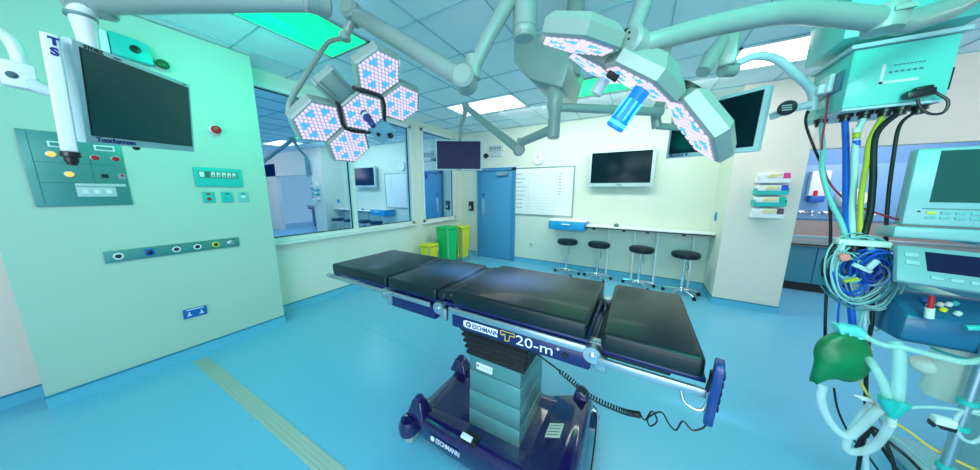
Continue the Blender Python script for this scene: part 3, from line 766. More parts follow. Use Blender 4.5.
for (x, y) in ((-1.165, .995), (-1.17, 1.60), (-.17, 1.66), (-.17, .98)):
    b = MB(); b.cyl((x, y-.022, .055), (x, y+.022, .055), .055, n=28); w_ = b.build('wheel', RUBG, tb)
    b = MB(); b.cyl((x, y-.026, .055), (x, y+.026, .055), .028, n=20); b.build('wheel_hub', STEEL, w_)
    b = MB(); b.lathe([(.035, .05), (.062, .07), (.066, .12), (.05, .16), (.0, .17)], (x, y, 0), n=24); b.build('wheel_cover', NAVY, tb)
# raised front skirt with text
Tb = frame((-.98, .992, .125), (1, 0, 0), (0, .12, 1))
b = MB(Tb); b.prism([(0, -.020), (.21, -.020), (.21, .020), (0, .020)], 0, .003); b.build('base_name_plate', NAVYR, base)
text('base_lettering', 'ESCHMANN', .042, Tb @ Matrix.Translation((.045, .0, .0035)), WTXT, base, bold=.0006, sx=.78)
b = MB(Tb); b.lathe([(.016, 0), (.016, .001)], (.020, 0, .003), n=20); b.build('base_emblem', WTXT, base, smooth=False)
b = MB(); b.box((-.72, 1.05, .20), (.10, .06, .04), bev=.01); b.build('pedal', BLACKP, tb)
b = MB(Matrix.Translation((-.735, 1.03, .213)) @ Matrix.Rotation(.25, 4, 'X')); b.box((0, 0, .01), (.07, .03, .012), bev=.003); b.build('pedal_label', WTXT, tb)
Rp = Matrix.Rotation(-.44, 3, 'Y')
b = MB(); b.box((-.31, 1.30, .247), (.09, .10, .004), Rp); pl = b.build('rating_plate', CREAMP, tb, smooth=False)
b = MB()
for k in range(4): b.box((-.312, 1.265+.022*k, .2495), (.07, .003, .002), Rp)
b.build('rating_print', INKG, pl, smooth=False)
b = MB(); b.tube([(-.155, 1.63, .20), (-.115, 1.60, .17), (-.10, 1.40, .10), (-.10, 1.15, .06), (-.12, 1.02, .05)], .011, sm=6); b.build('push_bar', CHROME, tb)
b = MB(); b.box((-.152, 1.50, .16), (.012, .03, .06), bev=.003); b.build('end_label', YEL, tb)
# ================================================================ SURGICAL LAMPS
def hexa(r, rot=0.): return [(r*math.cos(PI/3*k+rot), r*math.sin(PI/3*k+rot)) for k in range(6)]
def lamp_head(name_label, C, ax, bx, cells, D, lip=.045, back=.075, fill=.99, tl=.10, bend={}, tls={}):
    """lattice of hexagonal light cells; local z is the light's direction"""
    a = V(ax).normalized(); n_ = a.cross(V(bx)).normalized()
    T = frame(C, a, n_.cross(a))
    t = thing('surgical_lamp', name_label, 'surgical lamp', C)
    R_ = D/2/math.cos(PI/6)*fill
    for (i, j) in cells:
        px, py = D*(i+.5*j), D*.8660254*j
        L = T @ Matrix.Translation((px, py, 0))
        if (i, j) != (0, 0):
            if (i, j) in bend and i == 1: L = T @ Matrix.Translation((px*1.05, py, 0)) @ Matrix.Scale(1.12, 4)
            r = V((px, py, 0)).normalized(); L = L @ Matrix.Rotation(tls.get((i, j), tl), 4, V((-r.y, r.x, 0)) * -1)
        if (i, j) in bend:
            pv = T @ V((px*.5, py*.5, 0)); L = Matrix.Translation(pv) @ Matrix.Rotation(bend[(i, j)], 4, 'Y') @ Matrix.Translation(-pv) @ L
        h6 = PI/6
        b = MB(L)
        b.frus(hexa(R_*.80, h6), -back, hexa(R_, h6), -lip); b.frus(hexa(R_, h6), -lip, hexa(R_, h6), -.004)
        b.frus(hexa(R_, h6), -.004, hexa(R_*.93, h6), .004)
        sh = b.build('light_cell', SHELL, t, ang=25)
        b = MB(L); b.prism(hexa(R_*.87, h6), .003, .0052); fp = b.build('light_face', LEDF, sh, smooth=False)
        bw = MB(L); s = R_*.82/5.1
        for u in range(-5, 6):
            for v in range(-5, 6):
                if abs(u+v) > 5: continue
                x, y = s*(u+.5*v), s*.866*v
                x, y = x*math.cos(h6)-y*math.sin(h6), x*math.sin(h6)+y*math.cos(h6)
                if max(abs(u), abs(v), abs(u+v)) > 5: continue
                d_ = math.hypot(x, y)/R_; an = math.atan2(y, x)
                blue = .34 < d_ < .70 and math.cos(6*an+.5) > .12
                bw.mi = 1 if blue else 0
                bw.prism([(x+s*.42*math.cos(PI/3*k), y+s*.42*math.sin(PI/3*k)) for k in range(6)], .005, .009)
        bw.build('lens_array', [LEDW, LEDB], fp, smooth=False)
    return t, T, R_

L1C = V((-1.40, .99, 2.037))
t1, T1, R1 = lamp_head('surgical lamp of five hexagonal lit cells, left, facing the operating table', L1C, (.38, .847, .372), (.703, -.037, .71),
                       [(0, 0), (1, 0), (0, 1), (-1, 0), (0, -1)], .235)
b = MB(T1)
D = .235
def lat(i, j, z=0.): return V((D*(i+.5*j), D*.866*j, z))
RC = D/2/math.cos(PI/6)
for angs in ((100, 90, 30, -30, -36), (146, 150, 210, 270, 276)):
    pp = [V((RC*(1.12 if q_ in (0, 4) else 1.0)*math.cos(math.radians(a_)), RC*(1.12 if q_ in (0, 4) else 1.0)*math.sin(math.radians(a_)), -.01 if q_ in (0, 4) else .008)) for q_, a_ in enumerate(angs)]
    b = MB(T1); b.tube(pp, .0085, n=8, sm=3); b.build('joint_cable', BLACK, t1)
b = MB(T1); b.lathe([(.022, 0), (.022, .05), (.017, .055), (.016, .11), (.012, .115), (0, .116)], (0, 0, .005), n=18); hd = b.build('sterile_handle', mat('handle_navy', (.01, .03, .15), .3), t1)
b = MB(T1); b.lathe([(.0235, .02), (.0235, .035)], (0, 0, .005), n=18); b.build('handle_ring', GREYP, hd)
# upper-left joint cover  (b-a) and lower-right camera arm (a-b)
ul = lat(-.84, .80, -.03)
b = MB(T1 @ Matrix.Translation(ul) @ Matrix.Rotation(PI*2/3, 4, 'Z')); b.box((0, 0, 0), (.15, .11, .05), bev=.012); b.box((0, .062, .0), (.14, .016, .055), bev=.004); b.build('joint_cover', SHELL, t1)
b = MB(T1 @ Matrix.Translation(lat(-.84, .80, .0)) @ Matrix.Rotation(PI*2/3, 4, 'Z')); b.box((.0, .035, -.002), (.15, .005, .004)); b.box((0, -.04, -.002), (.15, .005, .004)); b.build('cover_seam', ARMD, t1)
lr = lat(.8, -.8, -.02)
b = MB(T1 @ Matrix.Translation(lr) @ Matrix.Rotation(-PI/3, 4, 'Z')); b.box((0, 0, 0), (.20, .13, .035), bev=.012); b.box((-.1, 0, -.01), (.08, .09, .03), bev=.01); cp_ = b.build('camera_plate', mat('plate_blue_grey', (.30, .55, .68), .3), t1)
b = MB(T1 @ Matrix.Translation(lr) @ Matrix.Rotation(-PI/3, 4, 'Z')); b.lathe([(.016, 0), (.016, .02), (0, .021)], (.065, .02, .016), n=14); b.lathe([(.012, 0), (.012, .012), (0, .013)], (.0, -.03, .016), n=14); b.build('camera_lens', BLACKP, cp_)
# yoke tube from left cell
edge = T1 @ lat(-1.40, -.05, -.03)
b = MB(); b.tube([edge, at(289, 112, X=-1.55), at(292, 98, X=-1.56), at(306, 75, X=-1.58), at(323, 49, X=-1.60), at(331, 41, X=-1.61), at(345, 38, X=-1.61)], .0135, n=12, sm=6); b.build('yoke', ARMM, t1)
b = MB(); q = at(297, 117, X=-1.52); b.sph(q, .030, 14); b.cyl(q, T1 @ lat(-1.15, 0, -.03), .026); b.build('yoke_joint', SHELL, t1)

# ceiling column and spring arms
HUBX, HUBY = -.56, 1.30
hub = thing('lamp_ceiling_column', 'thick grey ceiling column carrying the two surgical lamps', 'ceiling column', (HUBX, HUBY, ZC))
b = MB(); b.lathe([(.055, 2.36), (.058, 2.38), (.058, ZC)], (HUBX, HUBY, 0), n=28); b.build('tube', ARMM, hub)
b = MB(); b.lathe([(.0, 2.335), (.045, 2.337), (.055, 2.35), (.056, 2.375)], (HUBX, HUBY, 0), n=28); b.build('end_cap', SHELL, hub)
b = MB(); b.lathe([(.0585, 2.376), (.0585, 2.380)], (HUBX, HUBY, 0), n=28); b.build('seam_ring', ARMD, hub)
b = MB(); b.lathe([(.22, ZC-.04), (.20, ZC-.05), (.10, ZC-.12), (.06, ZC-.13)], (HUBX, HUBY, 0), n=32); b.build('ceiling_rose', WHITE, hub)

def spring_arm(name, label, P, Q, r0, r1, m=ARMM, ends=True, axis=None):
    t = thing(name, label, 'support arm', P)
    P, Q = V(P), V(Q); d = (Q-P).normalized()
    b = MB(); b.tube([P, P+d*.03, P.lerp(Q, .25), P.lerp(Q, .75), Q-d*.03, Q], [r0*.9, r0, r0*.95, r1*1.02, r1, r1*.9], n=20); b.build('arm_tube', m, t)
    ax = V(axis) if axis else d.cross(V((0, 0, 1))).normalized()
    for e, r in ((P, r0*1.25), (Q, r1*1.25)):
        b = MB(); b.lathe([(r*.8, -r*1.05), (r, -r*.85), (r, r*.85), (r*.8, r*1.05)], e, ax, 26); j = b.build('joint_drum', m, t)
        for sg in (1, -1):
            b = MB(); b.lathe([(r*.72, 0), (r*.72, .003)], e+ax*r*1.05*sg, ax*sg, 24); b.build('joint_disc', SHELL, j)
        b = MB(); b.lathe([(r*1.006, -.0015), (r*1.006, .0015)], e, ax, 26); b.build('joint_seam', ARMD, j)
    return t
E1 = at(465, 80, Y=1.12)     # elbow
J1 = at(353, 13, Y=1.08)     # upper joint above lamp 1
s1 = spring_arm('spring_arm', 'long grey spring arm reaching up left to the five cell surgical lamp', E1, J1, .044, .044, axis=(.35, -.93, .1))
b = MB(); q0, q1 = J1+V((0, 0, -.02)), at(345, 37, X=-1.61); b.cyl(q0, q1+V((0, 0, .0)), .026, .022); b.lathe([(.030, -.02), (.032, 0), (.030, .02)], q1, (0, 0, 1), 18); b.build('drop_joint', SHELL, s1)
p = thing('extension_arm', 'grey arm rising from the left elbow to the thick ceiling column', 'support arm', E1)
e_top = V((HUBX, HUBY, 2.60))
b = MB(); b.tube([E1+V((.02, .02, 0)), at(474, 68, Y=1.15), at(488, 38, Y=1.18), at(508, 2, Y=1.24), e_top], [.030, .030, .034, .036, .036], n=16); b.build('arm_tube', ARMM, p)
b = MB(); b.lathe([(.036, -.05), (.038, 0), (.036, .05)], at(473, 68, Y=1.15), (0, 0, 1), 20); b.build('collar', SHELL, p)

# lamp 2
L2C = V((-.048, 1.25, 2.026))
t2, T2, R2 = lamp_head('second surgical lamp seen from behind, with thick grey shell and blue handle', L2C, (.74, .486, -.465), (.679, -.511, -.527),
                       [(0, 0), (1, 0), (-1, 0), (0, -1)], .285, lip=.045, back=.072, tl=.16, bend={(1, 0): .20, (-1, 0): -.04}, tls={(-1, 0): .27, (0, -1): .0})
b = MB(T2); b.lathe([(.033, 0), (.033, .025), (.030, .030), (.037, .12), (.038, .165), (.031, .17), (0, .171)], (.03, 0, .005), n=24); h2 = b.build('sterile_handle', HANDB, t2)
b = MB(T2)
for k in range(8): b.box((.03+.034*math.cos(k*PI/4), .034*math.sin(k*PI/4), .095), (.008, .008, .08))
b.lathe([(.0395, .145), (.040, .16)], (.03, 0, 0), n=24); b.build('handle_stripe', HANDC, h2)
J2 = at(638, 45, Y=1.16)
b = MB(); b.tube([T2 @ V((0, 0, -.07)), T2 @ V((0, 0, -.12)), J2+V((0, 0, -.04))], .036, n=16, sm=4); b.build('yoke', SHELL, t2)
# hub housing behind the central cell
b = MB(T2); b.frus(hexa(.14, PI/6), -.055, hexa(.09, PI/6), -.10); b.build('hub_housing', SHELL, t2, ang=25)
b = MB(T2); b.lathe([(.045, 0), (.05, .012), (.045, .03), (0, .032)], (.185, .0, -.055), (0, 0, -1), 24); b.build('cell_joint', BLACK, t2)
b = MB(frame(at(613, 75, Y=1.24), (.74, .486, -.465), (.3, -.6, -.6))); b.box((0, 0, 0), (.045, .035, .03), bev=.003); b.build('black_clip', BLACK, t2)
b = MB(); b.lathe([(.026, 0), (.026, .06), (0, .062)], at(604, 80, Y=1.28), (-.5, 0, -.8), 18); b.build('small_knob', GREYP, t2)
K2 = at(884, 20, Y=1.70)
s2 = thing('spring_arm', 'long grey spring arm crossing the upper right to the second surgical lamp', 'support arm', J2)
b = MB(); pth = smooth_path([J2, at(655, 41, Y=1.17), at(720, 24, Y=1.3), at(790, 12, Y=1.46), at(835, 15, Y=1.58), K2], 6)
b.tube(pth, [.028+.010*min(1, i/(len(pth)-1)*1.6) for i in range(len(pth))], n=18); b.build('arm_tube', ARMM, s2)
b = MB(); ax = V((-.5, -.85, .1)).normalized(); b.lathe([(.034, -.055), (.046, -.045), (.046, .045), (.034, .055)], J2, ax, 26); j = b.build('joint_drum', ARMM, s2)
b = MB()
for k in range(3): b.lathe([(.004, 0), (.004, .003)], J2+ax*.054+V((0.0, 0, .02-.02*k)), ax, 8)
b.build('joint_screws', BLACKP, j)
b = MB(); b.lathe([(.05, -.04), (.055, 0), (.05, .04)], K2, (0, 0, 1), 26); b.box(K2+V((.02, -.05, .01)), (.05, .02, .015)); b.build('end_joint', SHELL, s2)
p = thing('extension_arm', 'grey arm running from the spring arm end up to the right pendant column', 'support arm', K2)
b = MB(); b.tube([K2, at(905, 23, Y=1.75), at(946, 10, Y=1.85), V((1.30, 1.95, 2.55))], .040, n=16); b.build('arm_tube', ARMM, p)
b = MB(); b.cyl(V((1.28, 1.95, 2.45)), V((1.28, 1.95, ZC)), .05); b.build('hanger_tube', SHELL, p)
# black clamp and stub arm above lamp 2
p = thing('extension_arm', 'grey stub arm rising to the ceiling behind the second surgical lamp', 'support arm', J2+V((-.02, .06, .08)))
b = MB(); b.tube([J2+V((0, .05, .02)), at(634, 30, Y=1.25), at(648, -10, Y=1.3), at(652, -60, Y=1.3)], .032, n=14); b.build('arm_tube', ARMM, p)
b = MB(); b.box(J2+V((-.03, .03, .06)), (.07, .05, .02), bev=.005); b.build('clamp', BLACK, p)

# second ceiling housing with monitor boom
HX, HY = -.46, 1.95
bm2 = thing('boom_ceiling_housing', 'large angular grey ceiling housing with a hanging sleeve, centre', 'ceiling pendant', (HX, HY, ZC))
b = MB()
q = [at(516, 66, Y=1.95), at(516, 40, Y=1.95), at(534, 34, Y=1.95), at(572, 53, Y=1.9), at(562, 88, Y=1.9), at(531, 81, Y=1.95)]
poly = [(v.x, v.z) for v in q]
XZ = Matrix(((1, 0, 0, 0), (0, 0, -1, 0), (0, 1, 0, 0), (0, 0, 0, 1)))
b = MB(XZ); b.prism(poly, -2.35, -1.90, bev=.015); b.build('housing', ARMM, bm2, ang=25)
b = MB(); b.cyl((-.52, 2.12, 2.45), (-.52, 2.12, ZC), .06); b.build('hanger_tube', ARMM, bm2)
c0 = at(556, 80, Y=1.98); c1 = at(551, 140, Y=1.98); cx_, cy_ = c0.x, c0.y
zt, zb_ = c0.z, at(551, 139, Y=1.98).z
b = MB(); b.lathe([(.036, at(555, 112, Y=1.98).z-.3*0), (.046, at(555, 112, Y=1.98).z+.005), (.058, at(555, 106, Y=1.98).z), (.060, at(555, 92, Y=1.98).z), (.046, at(556, 84, Y=1.98).z), (.046, zt+.08)], (cx_, cy_, 0), n=26); b.build('sleeve', SHELL, bm2)
b = MB(); b.lathe([(.034, zb_), (.044, zb_+.01), (.044, at(555, 110, Y=1.98).z)], (cx_, cy_, 0), n=26); b.build('lower_tube', ARMM, bm2)
# boom to monitor 4
p = thing('monitor_boom', 'straight teal boom running right from the centre sleeve to the lettered monitor', 'support arm', (cx_, cy_, at(565, 107, Y=1.98).z))
b = MB(); b.tube([V((cx_, cy_, at(555, 107, Y=1.98).z)), at(662, 112, Y=2.35)], .030, n=12); b.build('arm_tube', ARMM, p)
b = MB(); b.tube([at(662, 100, Y=2.5), at(656, 114, Y=2.45), at(657, 128, Y=2.45)], .035, n=14, sm=4); b.build('end_joint', SHELL, p)
# arms to monitor 1
M1 = V((-2.09, 2.812, 2.063))
e0 = V((cx_, cy_, at(550, 129, Y=1.98).z)); e1 = at(519, 150, Y=2.25); e2 = at(466, 107, Y=2.7)
p = thing('extension_arm', 'short grey arm from the centre sleeve down to the low elbow', 'support arm', e0)
b = MB(); b.tube([e0, at(524, 141, Y=2.2), e1+V((.0, 0, .05))], [.034, .036, .03], n=14); b.build('arm_tube', ARMM, p)
b = MB(); b.cyl(e1+V((.015, 0, .10)), e1+V((.01, 0, -.02)), .03); b.build('elbow_post', SHELL, p)
s3 = spring_arm('spring_arm', 'grey spring arm rising left to the small navy monitor', e1, e2, .040, .036, axis=(.5, -.86, 0))
b = MB(); b.tube([e2, e2+V((-.03, .02, -.06)), at(461, 126, Y=2.75), M1+V((0, .03, .17))], [.032, .03, .024, .02], n=12); b.build('drop_tube', SHELL, s3)

# ---------------------------------------------------------------- monitors
def monitor(label, C, X, Y, w, h, scr, th=.045, bz=.03, name='flat_monitor', bot=None):
    T = frame(C, X, Y)
    t = thing(name, label, 'monitor', C)
    b = MB(T); b.box((0, 0, -th/2), (w, h, th), bev=.006); b.box((0, 0, -th-.01), (w*.7, h*.7, .03), bev=.01); b.build('housing', BEZEL, t)
    bot = bz if bot is None else bot
    b = MB(T); b.box((0, (bot-bz)/2, .001), (w-2*bz, h-bz-bot, .004)); b.build('screen', scr, t, smooth=False)
    b = MB(T); b.box((0, (bot-bz)/2, .0002), (w-2*bz+.008, h-bz-bot+.008, .003)); b.build('screen_gasket', BLACKP, t, smooth=False)
    return t, T
m1, Tm1 = monitor('small navy screened monitor hanging in front of the blue door', M1, (.863, .506, 0), (0, 0, 1), .60, .385, SCREENN, bz=.022)
b = MB(Tm1); b.box((0, -.183, .0005), (.05, .008, .001)); b.build('brand_mark', INKG, m1, smooth=False)
m4, Tm4 = monitor('monitor lettered along its lower edge, behind the second surgical lamp', (.385, 2.489, 2.064), (.754, -.656, -.037), (.02, -.03, 1), .60, .385, SCREEN, bz=.026, bot=.034)
text('screen_lettering', 'Monitor 4', .036, Tm4 @ Matrix.Translation((-.27, -.174, .0015)), INK, m4, bold=.0008)
b = MB(); b.tube([at(657, 126, Y=2.45), V((.40, 2.55, 2.06))], .025, n=10); b.build('back_mount', SHELL, m4)
TC = V((-2.084, .327, 1.982)); tX, tY = V((-.732, .678, .074)), V((.142, .045, .989))
mt, Tt_ = monitor('large tilted touchscreen monitor lettered TS at the upper left', TC, tX, tY, .56, .37, SCREENG, bz=.024, bot=.034, th=.03, name='touchscreen_monitor')
text('screen_lettering', 'Touchscreen', .027, Tt_ @ Matrix.Translation((-.245, -.168, .0015)), INK, mt, bold=.0007, sx=1.15)
text('brand_lettering', 'STORZ', .017, Tt_ @ Matrix.Translation((-.245, .173, .0015)), BLACKP, mt, bold=.0006, sx=1.3)
b = MB(Tt_); b.box((-.12, .173, .0006), (.028, .007, .001)); b.build('model_mark', INKG, mt, smooth=False)
b = MB(Tt_); b.box((.235, .174, .0006), (.022, .006, .001)); b.build('model_mark', INKG, mt, smooth=False)
b = MB(Tt_); b.sph((-.065, -.19, -.01), (.012, .01, .012), 10); b.build('camera_dome', BLACKP, mt)
# handle bar at the left edge of touchscreen, with TS lettering
hp = bpy.data.objects.new('grab_handle', None); COL.objects.link(hp); hp.parent = mt; hp['label'] = 'white vertical handle lettered TS with a black tip'
h0, h1, h2_ = at(49, 34, X=-1.84), at(70, 152, X=-1.84), at(72, 171, X=-1.84)
hx = (at(58, 34, X=-1.84)-h0)
Th_ = yframe(h0.lerp(h1, .5), (at(60, 90, X=-1.84)-at(50, 90, X=-1.84)), (h0-h1))
L_ = (h0-h1).length
b = MB(Th_); b.box((0, 0, 0), (.036, L_, .030), bev=.006, seg=3); b.build('grip', WHITE, hp)
b = MB(Th_); b.lathe([(.021, 0), (.022, .006), (.022, .018), (.016, .021), (.016, .036), (.0125, .038), (.012, .048), (0, .049)], (0, -L_/2, 0), (0, -1, 0), 22); b.build('tip', BLACKP, hp)
text('handle_lettering', 'T', .034, Th_ @ Matrix.Translation((-.004, L_/2-.026, .0155)), INK, hp, bold=.002)
text('handle_lettering', 'S', .034, Th_ @ Matrix.Translation((-.004, L_/2-.060, .0155)), INK, hp, bold=.002)
# arm carrying it
A0 = at(88, 0, X=-2.15)
A1 = at(316, 1, Z=A0.z)
sa = spring_arm('spring_arm', 'wide grey spring arm along the top edge above the touchscreen monitor', A0, A1, .052, .040, m=ARMM, axis=(-.3, -.9, -.1))
ms = thing('monitor_suspension', 'white suspension tube between the top left arm and the touchscreen', 'support arm', A0)
b = MB(); b.tube([A0+V((0, 0, .02)), at(82, 16, X=-2.14), at(86, 32, X=-2.13), at(92, 56, X=-2.11)], [.042, .038, .032, .026], n=18); b.build('drop_tube', WHITE, ms)
b = MB(); b.lathe([(.043, -.006), (.043, .006)], at(81, 17, X=-2.14), (0, 0, 1), 20); b.build('seam_ring', ARMD, ms)
b = MB(); b.tube([at(316, 1, Z=A0.z), at(340, -25, Z=A0.z+.15), V((HUBX, HUBY, 2.75))], .035, n=12); b.build('link_arm', ARMM, ms)
# bracket at far left
br = thing('handle_bracket', 'curved white tube bracket with a square joint at the left edge', 'bracket', at(15, 70, X=-2.3))
b = MB(); b.tube([at(-12, 28, X=-2.3), at(0, 33, X=-2.3), at(10, 40, X=-2.3), at(18, 55, X=-2.3), at(22, 72, X=-2.3), at(24, 84, X=-2.3)], .020, n=14, sm=5); b.build('curved_tube', WHITE, br)
b = MB(yframe(at(19, 76, X=-2.28), (at(28, 78, X=-2.28)-at(10, 74, X=-2.28)), (at(16, 60, X=-2.28)-at(20, 92, X=-2.28)))); b.box((0, 0, 0), (.075, .10, .06), bev=.008); bx_ = b.build('square_joint', WHITE, br)
b = MB(yframe(at(19, 76, X=-2.28), (at(28, 78, X=-2.28)-at(10, 74, X=-2.28)), (at(16, 60, X=-2.28)-at(20, 92, X=-2.28)))); b.lathe([(.014, 0), (.014, .001), (.011, .001), (.011, 0)], (-.014, -.008, .0305), n=16); b.box((-.014, -.008, .031), (.016, .003, .001)); b.build('joint_symbol', INKG, bx_, smooth=False)
b = MB(); b.tube([at(26, 80, X=-2.3), at(40, 88, X=-2.25), at(52, 92, X=-2.18), at(62, 94, X=-2.15)], [.030, .026, .022, .02], n=12); b.tube([at(-10, 78, X=-2.3), at(12, 79, X=-2.3)], .016, n=10); b.build('cross_tube', BEZEL, br)

# ================================================================ RIGHT PENDANT
pd = thing('supply_pendant', 'large teal lit supply box on the right with hoses plugged into its underside', 'supply pendant', (1.04, 2.36, ZC))
X0, X1_, Y0, Y1, Z0, Z1 = .885, 1.205, 2.2, 2.56, 2.045, 2.325
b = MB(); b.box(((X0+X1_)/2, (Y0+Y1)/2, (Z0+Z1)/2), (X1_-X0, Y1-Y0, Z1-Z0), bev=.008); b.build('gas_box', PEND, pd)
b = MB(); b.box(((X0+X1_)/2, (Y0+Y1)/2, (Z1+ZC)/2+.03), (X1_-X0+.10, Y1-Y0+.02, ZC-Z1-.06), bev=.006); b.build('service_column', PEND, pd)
b = MB(); b.box(((X0+X1_)/2-.0, (Y0+Y1)/2, Z1+.012), (X1_-X0+.03, Y1-Y0+.03, .018)); b.build('shelf_edge', BEZEL, pd)
# left side socket plate
Ts = frame((X0-.001, 2.37, 2.20), (0, -1, 0), (0, 0, 1))
b = MB(Ts); b.box((0, .0, .004), (.26, .10, .008)); sp = b.build('socket_plate', VAPB, pd)
b = MB(Ts); b.box((.02, .01, .015), (.10, .095, .025), bev=.006); b.box((.02, -.01, .04), (.05, .05, .03), bev=.008); b.build('plug', WHITE, sp)
# front label marks
Tf = frame((1.05, Y0-.001, 2.19), (1, 0, 0), (0, 0, 1))
b = MB(Tf); b.box((-.055, 0, .001), (.012, .09, .002)); b.box((.0, -.04, .001), (.12, .012, .002)); b.build('corner_bracket_mark', WHITE, pd, smooth=False)
b = MB(Tf)
for k in range(8): b.box((-.02+.012*k, .035, .001), (.009, .004, .001))
for k in range(6): b.box((-.03+.018*k, .005, .001), (.011, .008, .001))
b.build('small_print', INKG, pd, smooth=False)
b = MB(); b.box((1.215, 2.25, 2.14), (.02, .04, .10), bev=.004); b.build('side_clip', BLACKP, pd)
# underside with outlets
b = MB(); b.box(((X0+X1_)/2, (Y0+Y1)/2, Z0-.006), (X1_-X0-.01, Y1-Y0-.01, .012)); b.build('outlet_plate', BEZEL, pd, smooth=False)
hose_x = [.955, 1.025, 1.085, 1.145, .905, 1.16]
hose_p = []
for x, y in ((.893, 2.40), (.945, 2.30), (1.0, 2.27), (1.055, 2.25), (1.10, 2.24), (1.165, 2.26)):
    b = MB(); b.lathe([(.028, 0), (.028, .02), (.020, .022), (.020, .04)], (x, y, Z0-.01), (0, 0, -1), 16); o = b.build('gas_outlet', BLACKP, pd)
# big plug on the front right with its looped flex
Tp = frame(at(915, 95, Y=2.19), (1, 0, .1), (0, 0, 1))
pg = thing('power_plug', 'black power plug with a looped black flex on the front of the supply box', 'plug', Tp.translation)
b = MB(Tp); b.box((0, 0, .02), (.085, .035, .04), bev=.008); b.box((.01, .022, .02), (.05, .015, .03), bev=.005); b.build('plug_body', BLACKP, pg)
b = MB(); b.tube([Tp @ V((.04, .0, .02)), at(938, 94, Y=2.17), at(948, 101, Y=2.16), at(944, 112, Y=2.16), at(931, 114, Y=2.16), at(921, 108, Y=2.16), at(917, 99, Y=2.16)], .0055, n=8, sm=6); b.build('flex', BLACKP, pg)

def hose(label, pts, r, m, name='hose', sm=7, cat='hose', n=10):
    b = MB(); b.tube(pts, r*(.78 if cat != 'breathing tube' else .9), n=n, sm=sm); return tag(b.build(name, m), label, cat)
BY = 1.98
def Q(x, y, d=BY): return at(x, y, Y=d)
hose('pale teal hose curving from the left of the supply box to the cable bundle', [V((.893, 2.40, 2.03)), Q(823, 150, 2.25), Q(822, 170, 2.15), Q(830, 200, 2.08), Q(842, 225, 2.0), Q(848, 250), Q(852, 268)], .014, TEALH)
hose('thick blue hose hanging straight from the supply box', [V((.945, 2.30, 2.01)), Q(846, 150, 2.25), Q(846, 190, 2.15), Q(846, 220, 2.05), Q(848, 252), Q(852, 320), Q(858, 365, 1.97)], .017, BLUEH)
hose('white hose with a yellow and blue band hanging from the supply box', [V((1.0, 2.27, 2.01)), Q(856, 140, 2.22), Q(854, 180, 2.15), Q(852, 215, 2.05), Q(853, 250), Q(858, 300)], .016, WHITEH)
for zz, m_, nn in ((133, YELH, 'yellow'), (141, BLUEH, 'blue'), (128, CREAMP, 'cream')):
    a_, c_ = Q(856.6, zz, 2.215), Q(856.3, zz+5, 2.21)
    b = MB(); b.cyl(a_, c_, .0140, n=16); tag(b.build('hose_band', m_), '%s marker band around the white supply hose' % nn, 'marker band', 'marker bands on the white hose')
hose('yellow green hose hanging between the white and black hoses', [V((1.055, 2.25, 2.01)), Q(870, 140, 2.2), Q(866, 165, 2.15), Q(861, 200, 2.05), Q(860, 240, 2.0), Q(862, 260)], .013, YELH)
hose('thick black corrugated hose hanging from the supply box', [V((1.10, 2.24, 2.01)), Q(876, 135, 2.2), Q(873, 180, 2.12), Q(870, 212, 2.05), Q(865, 232, 2.0), Q(862, 250)], .016, BLACK)
hose('thin black cable hanging from the right of the supply box', [V((1.165, 2.26, 2.01)), Q(900, 125, 2.2), Q(893, 160, 2.15), Q(888, 200, 2.1), Q(886, 235, 2.05), Q(888, 262, 2.0), Q(892, 300, 1.98), Q(898, 336, 1.98)], .009, BLACK, 'cable', cat='cable')
hose('thin black cable looping down from the left side of the supply box', [V((.87, 2.50, 2.10)), Q(807, 112, 2.4), Q(806, 125, 2.35), Q(815, 150, 2.3), Q(825, 175, 2.2), Q(830, 210, 2.1), Q(830, 250, 2.05), Q(826, 300, 2.0), Q(825, 340, 1.98)], .008, BLACK, 'cable', cat='cable')
hose('thin red cord draped from the supply box side to the monitor', [Q(829, 88, 2.34), Q(826, 115, 2.3), Q(822, 145, 2.25), Q(826, 175, 2.2), Q(840, 195, 2.15), Q(860, 207, 2.1), Q(886, 216, 2.05), Q(900, 220, 2.0)], .006, REDC, 'cord', cat='cord')

# cable bundle on a hook
def coil_thing(label, c, R, n_loops, r, m, seed, squash=1., tiltv=.3, nm='coiled_tubing'):
    rd = random.Random(seed); pts = []
    c = V(c)
    for i in range(n_loops*14):
        a = 2*PI*i/14; k = i/14
        rr = R*(1+.12*math.sin(k*2.4+seed)+.04*math.sin(3*a+seed))
        off = V((.012*math.sin(k*1.7+seed), .02*math.cos(k*1.3), .012*math.cos(k*2.1+seed)))
        pts.append(c+off+V((.84*rr*math.cos(a), tiltv*rr*math.sin(a+seed)+.004*k, 1.22*rr*squash*math.sin(a))))
    b = MB(); b.tube(pts, r, n=6, sm=2); return tag(b.build(nm, m), label, 'cable coil', 'coiled leads hung below the supply hoses')
bc = Q(857, 268)
coil_thing('wide loops of pale clear tubing around the cable bundle', bc+V((-.005, -.05, .0)), .125, 6, .0036, mat('clear_lead', (.30, .58, .58), .35), 1, .98)
coil_thing('wide loops of black lead in the cable bundle', bc+V((-.01, .0, .0)), .105, 6, .0045, BLACK, 2, .9)
coil_thing('tight blue coils in the middle of the cable bundle', bc+V((.015, -.06, .01)), .066, 8, .0050, BLUEH, 3, .95)
coil_thing('small pale grey coils inside the cable bundle', bc+V((.01, -.05, -.01)), .050, 7, .0040, mat('lead_grey', (.25, .42, .42), .4), 4, .9)
coil_thing('small teal coils at the left of the cable bundle', bc+V((-.055, -.05, .01)), .045, 6, .004, TEALH, 5, 1.1)
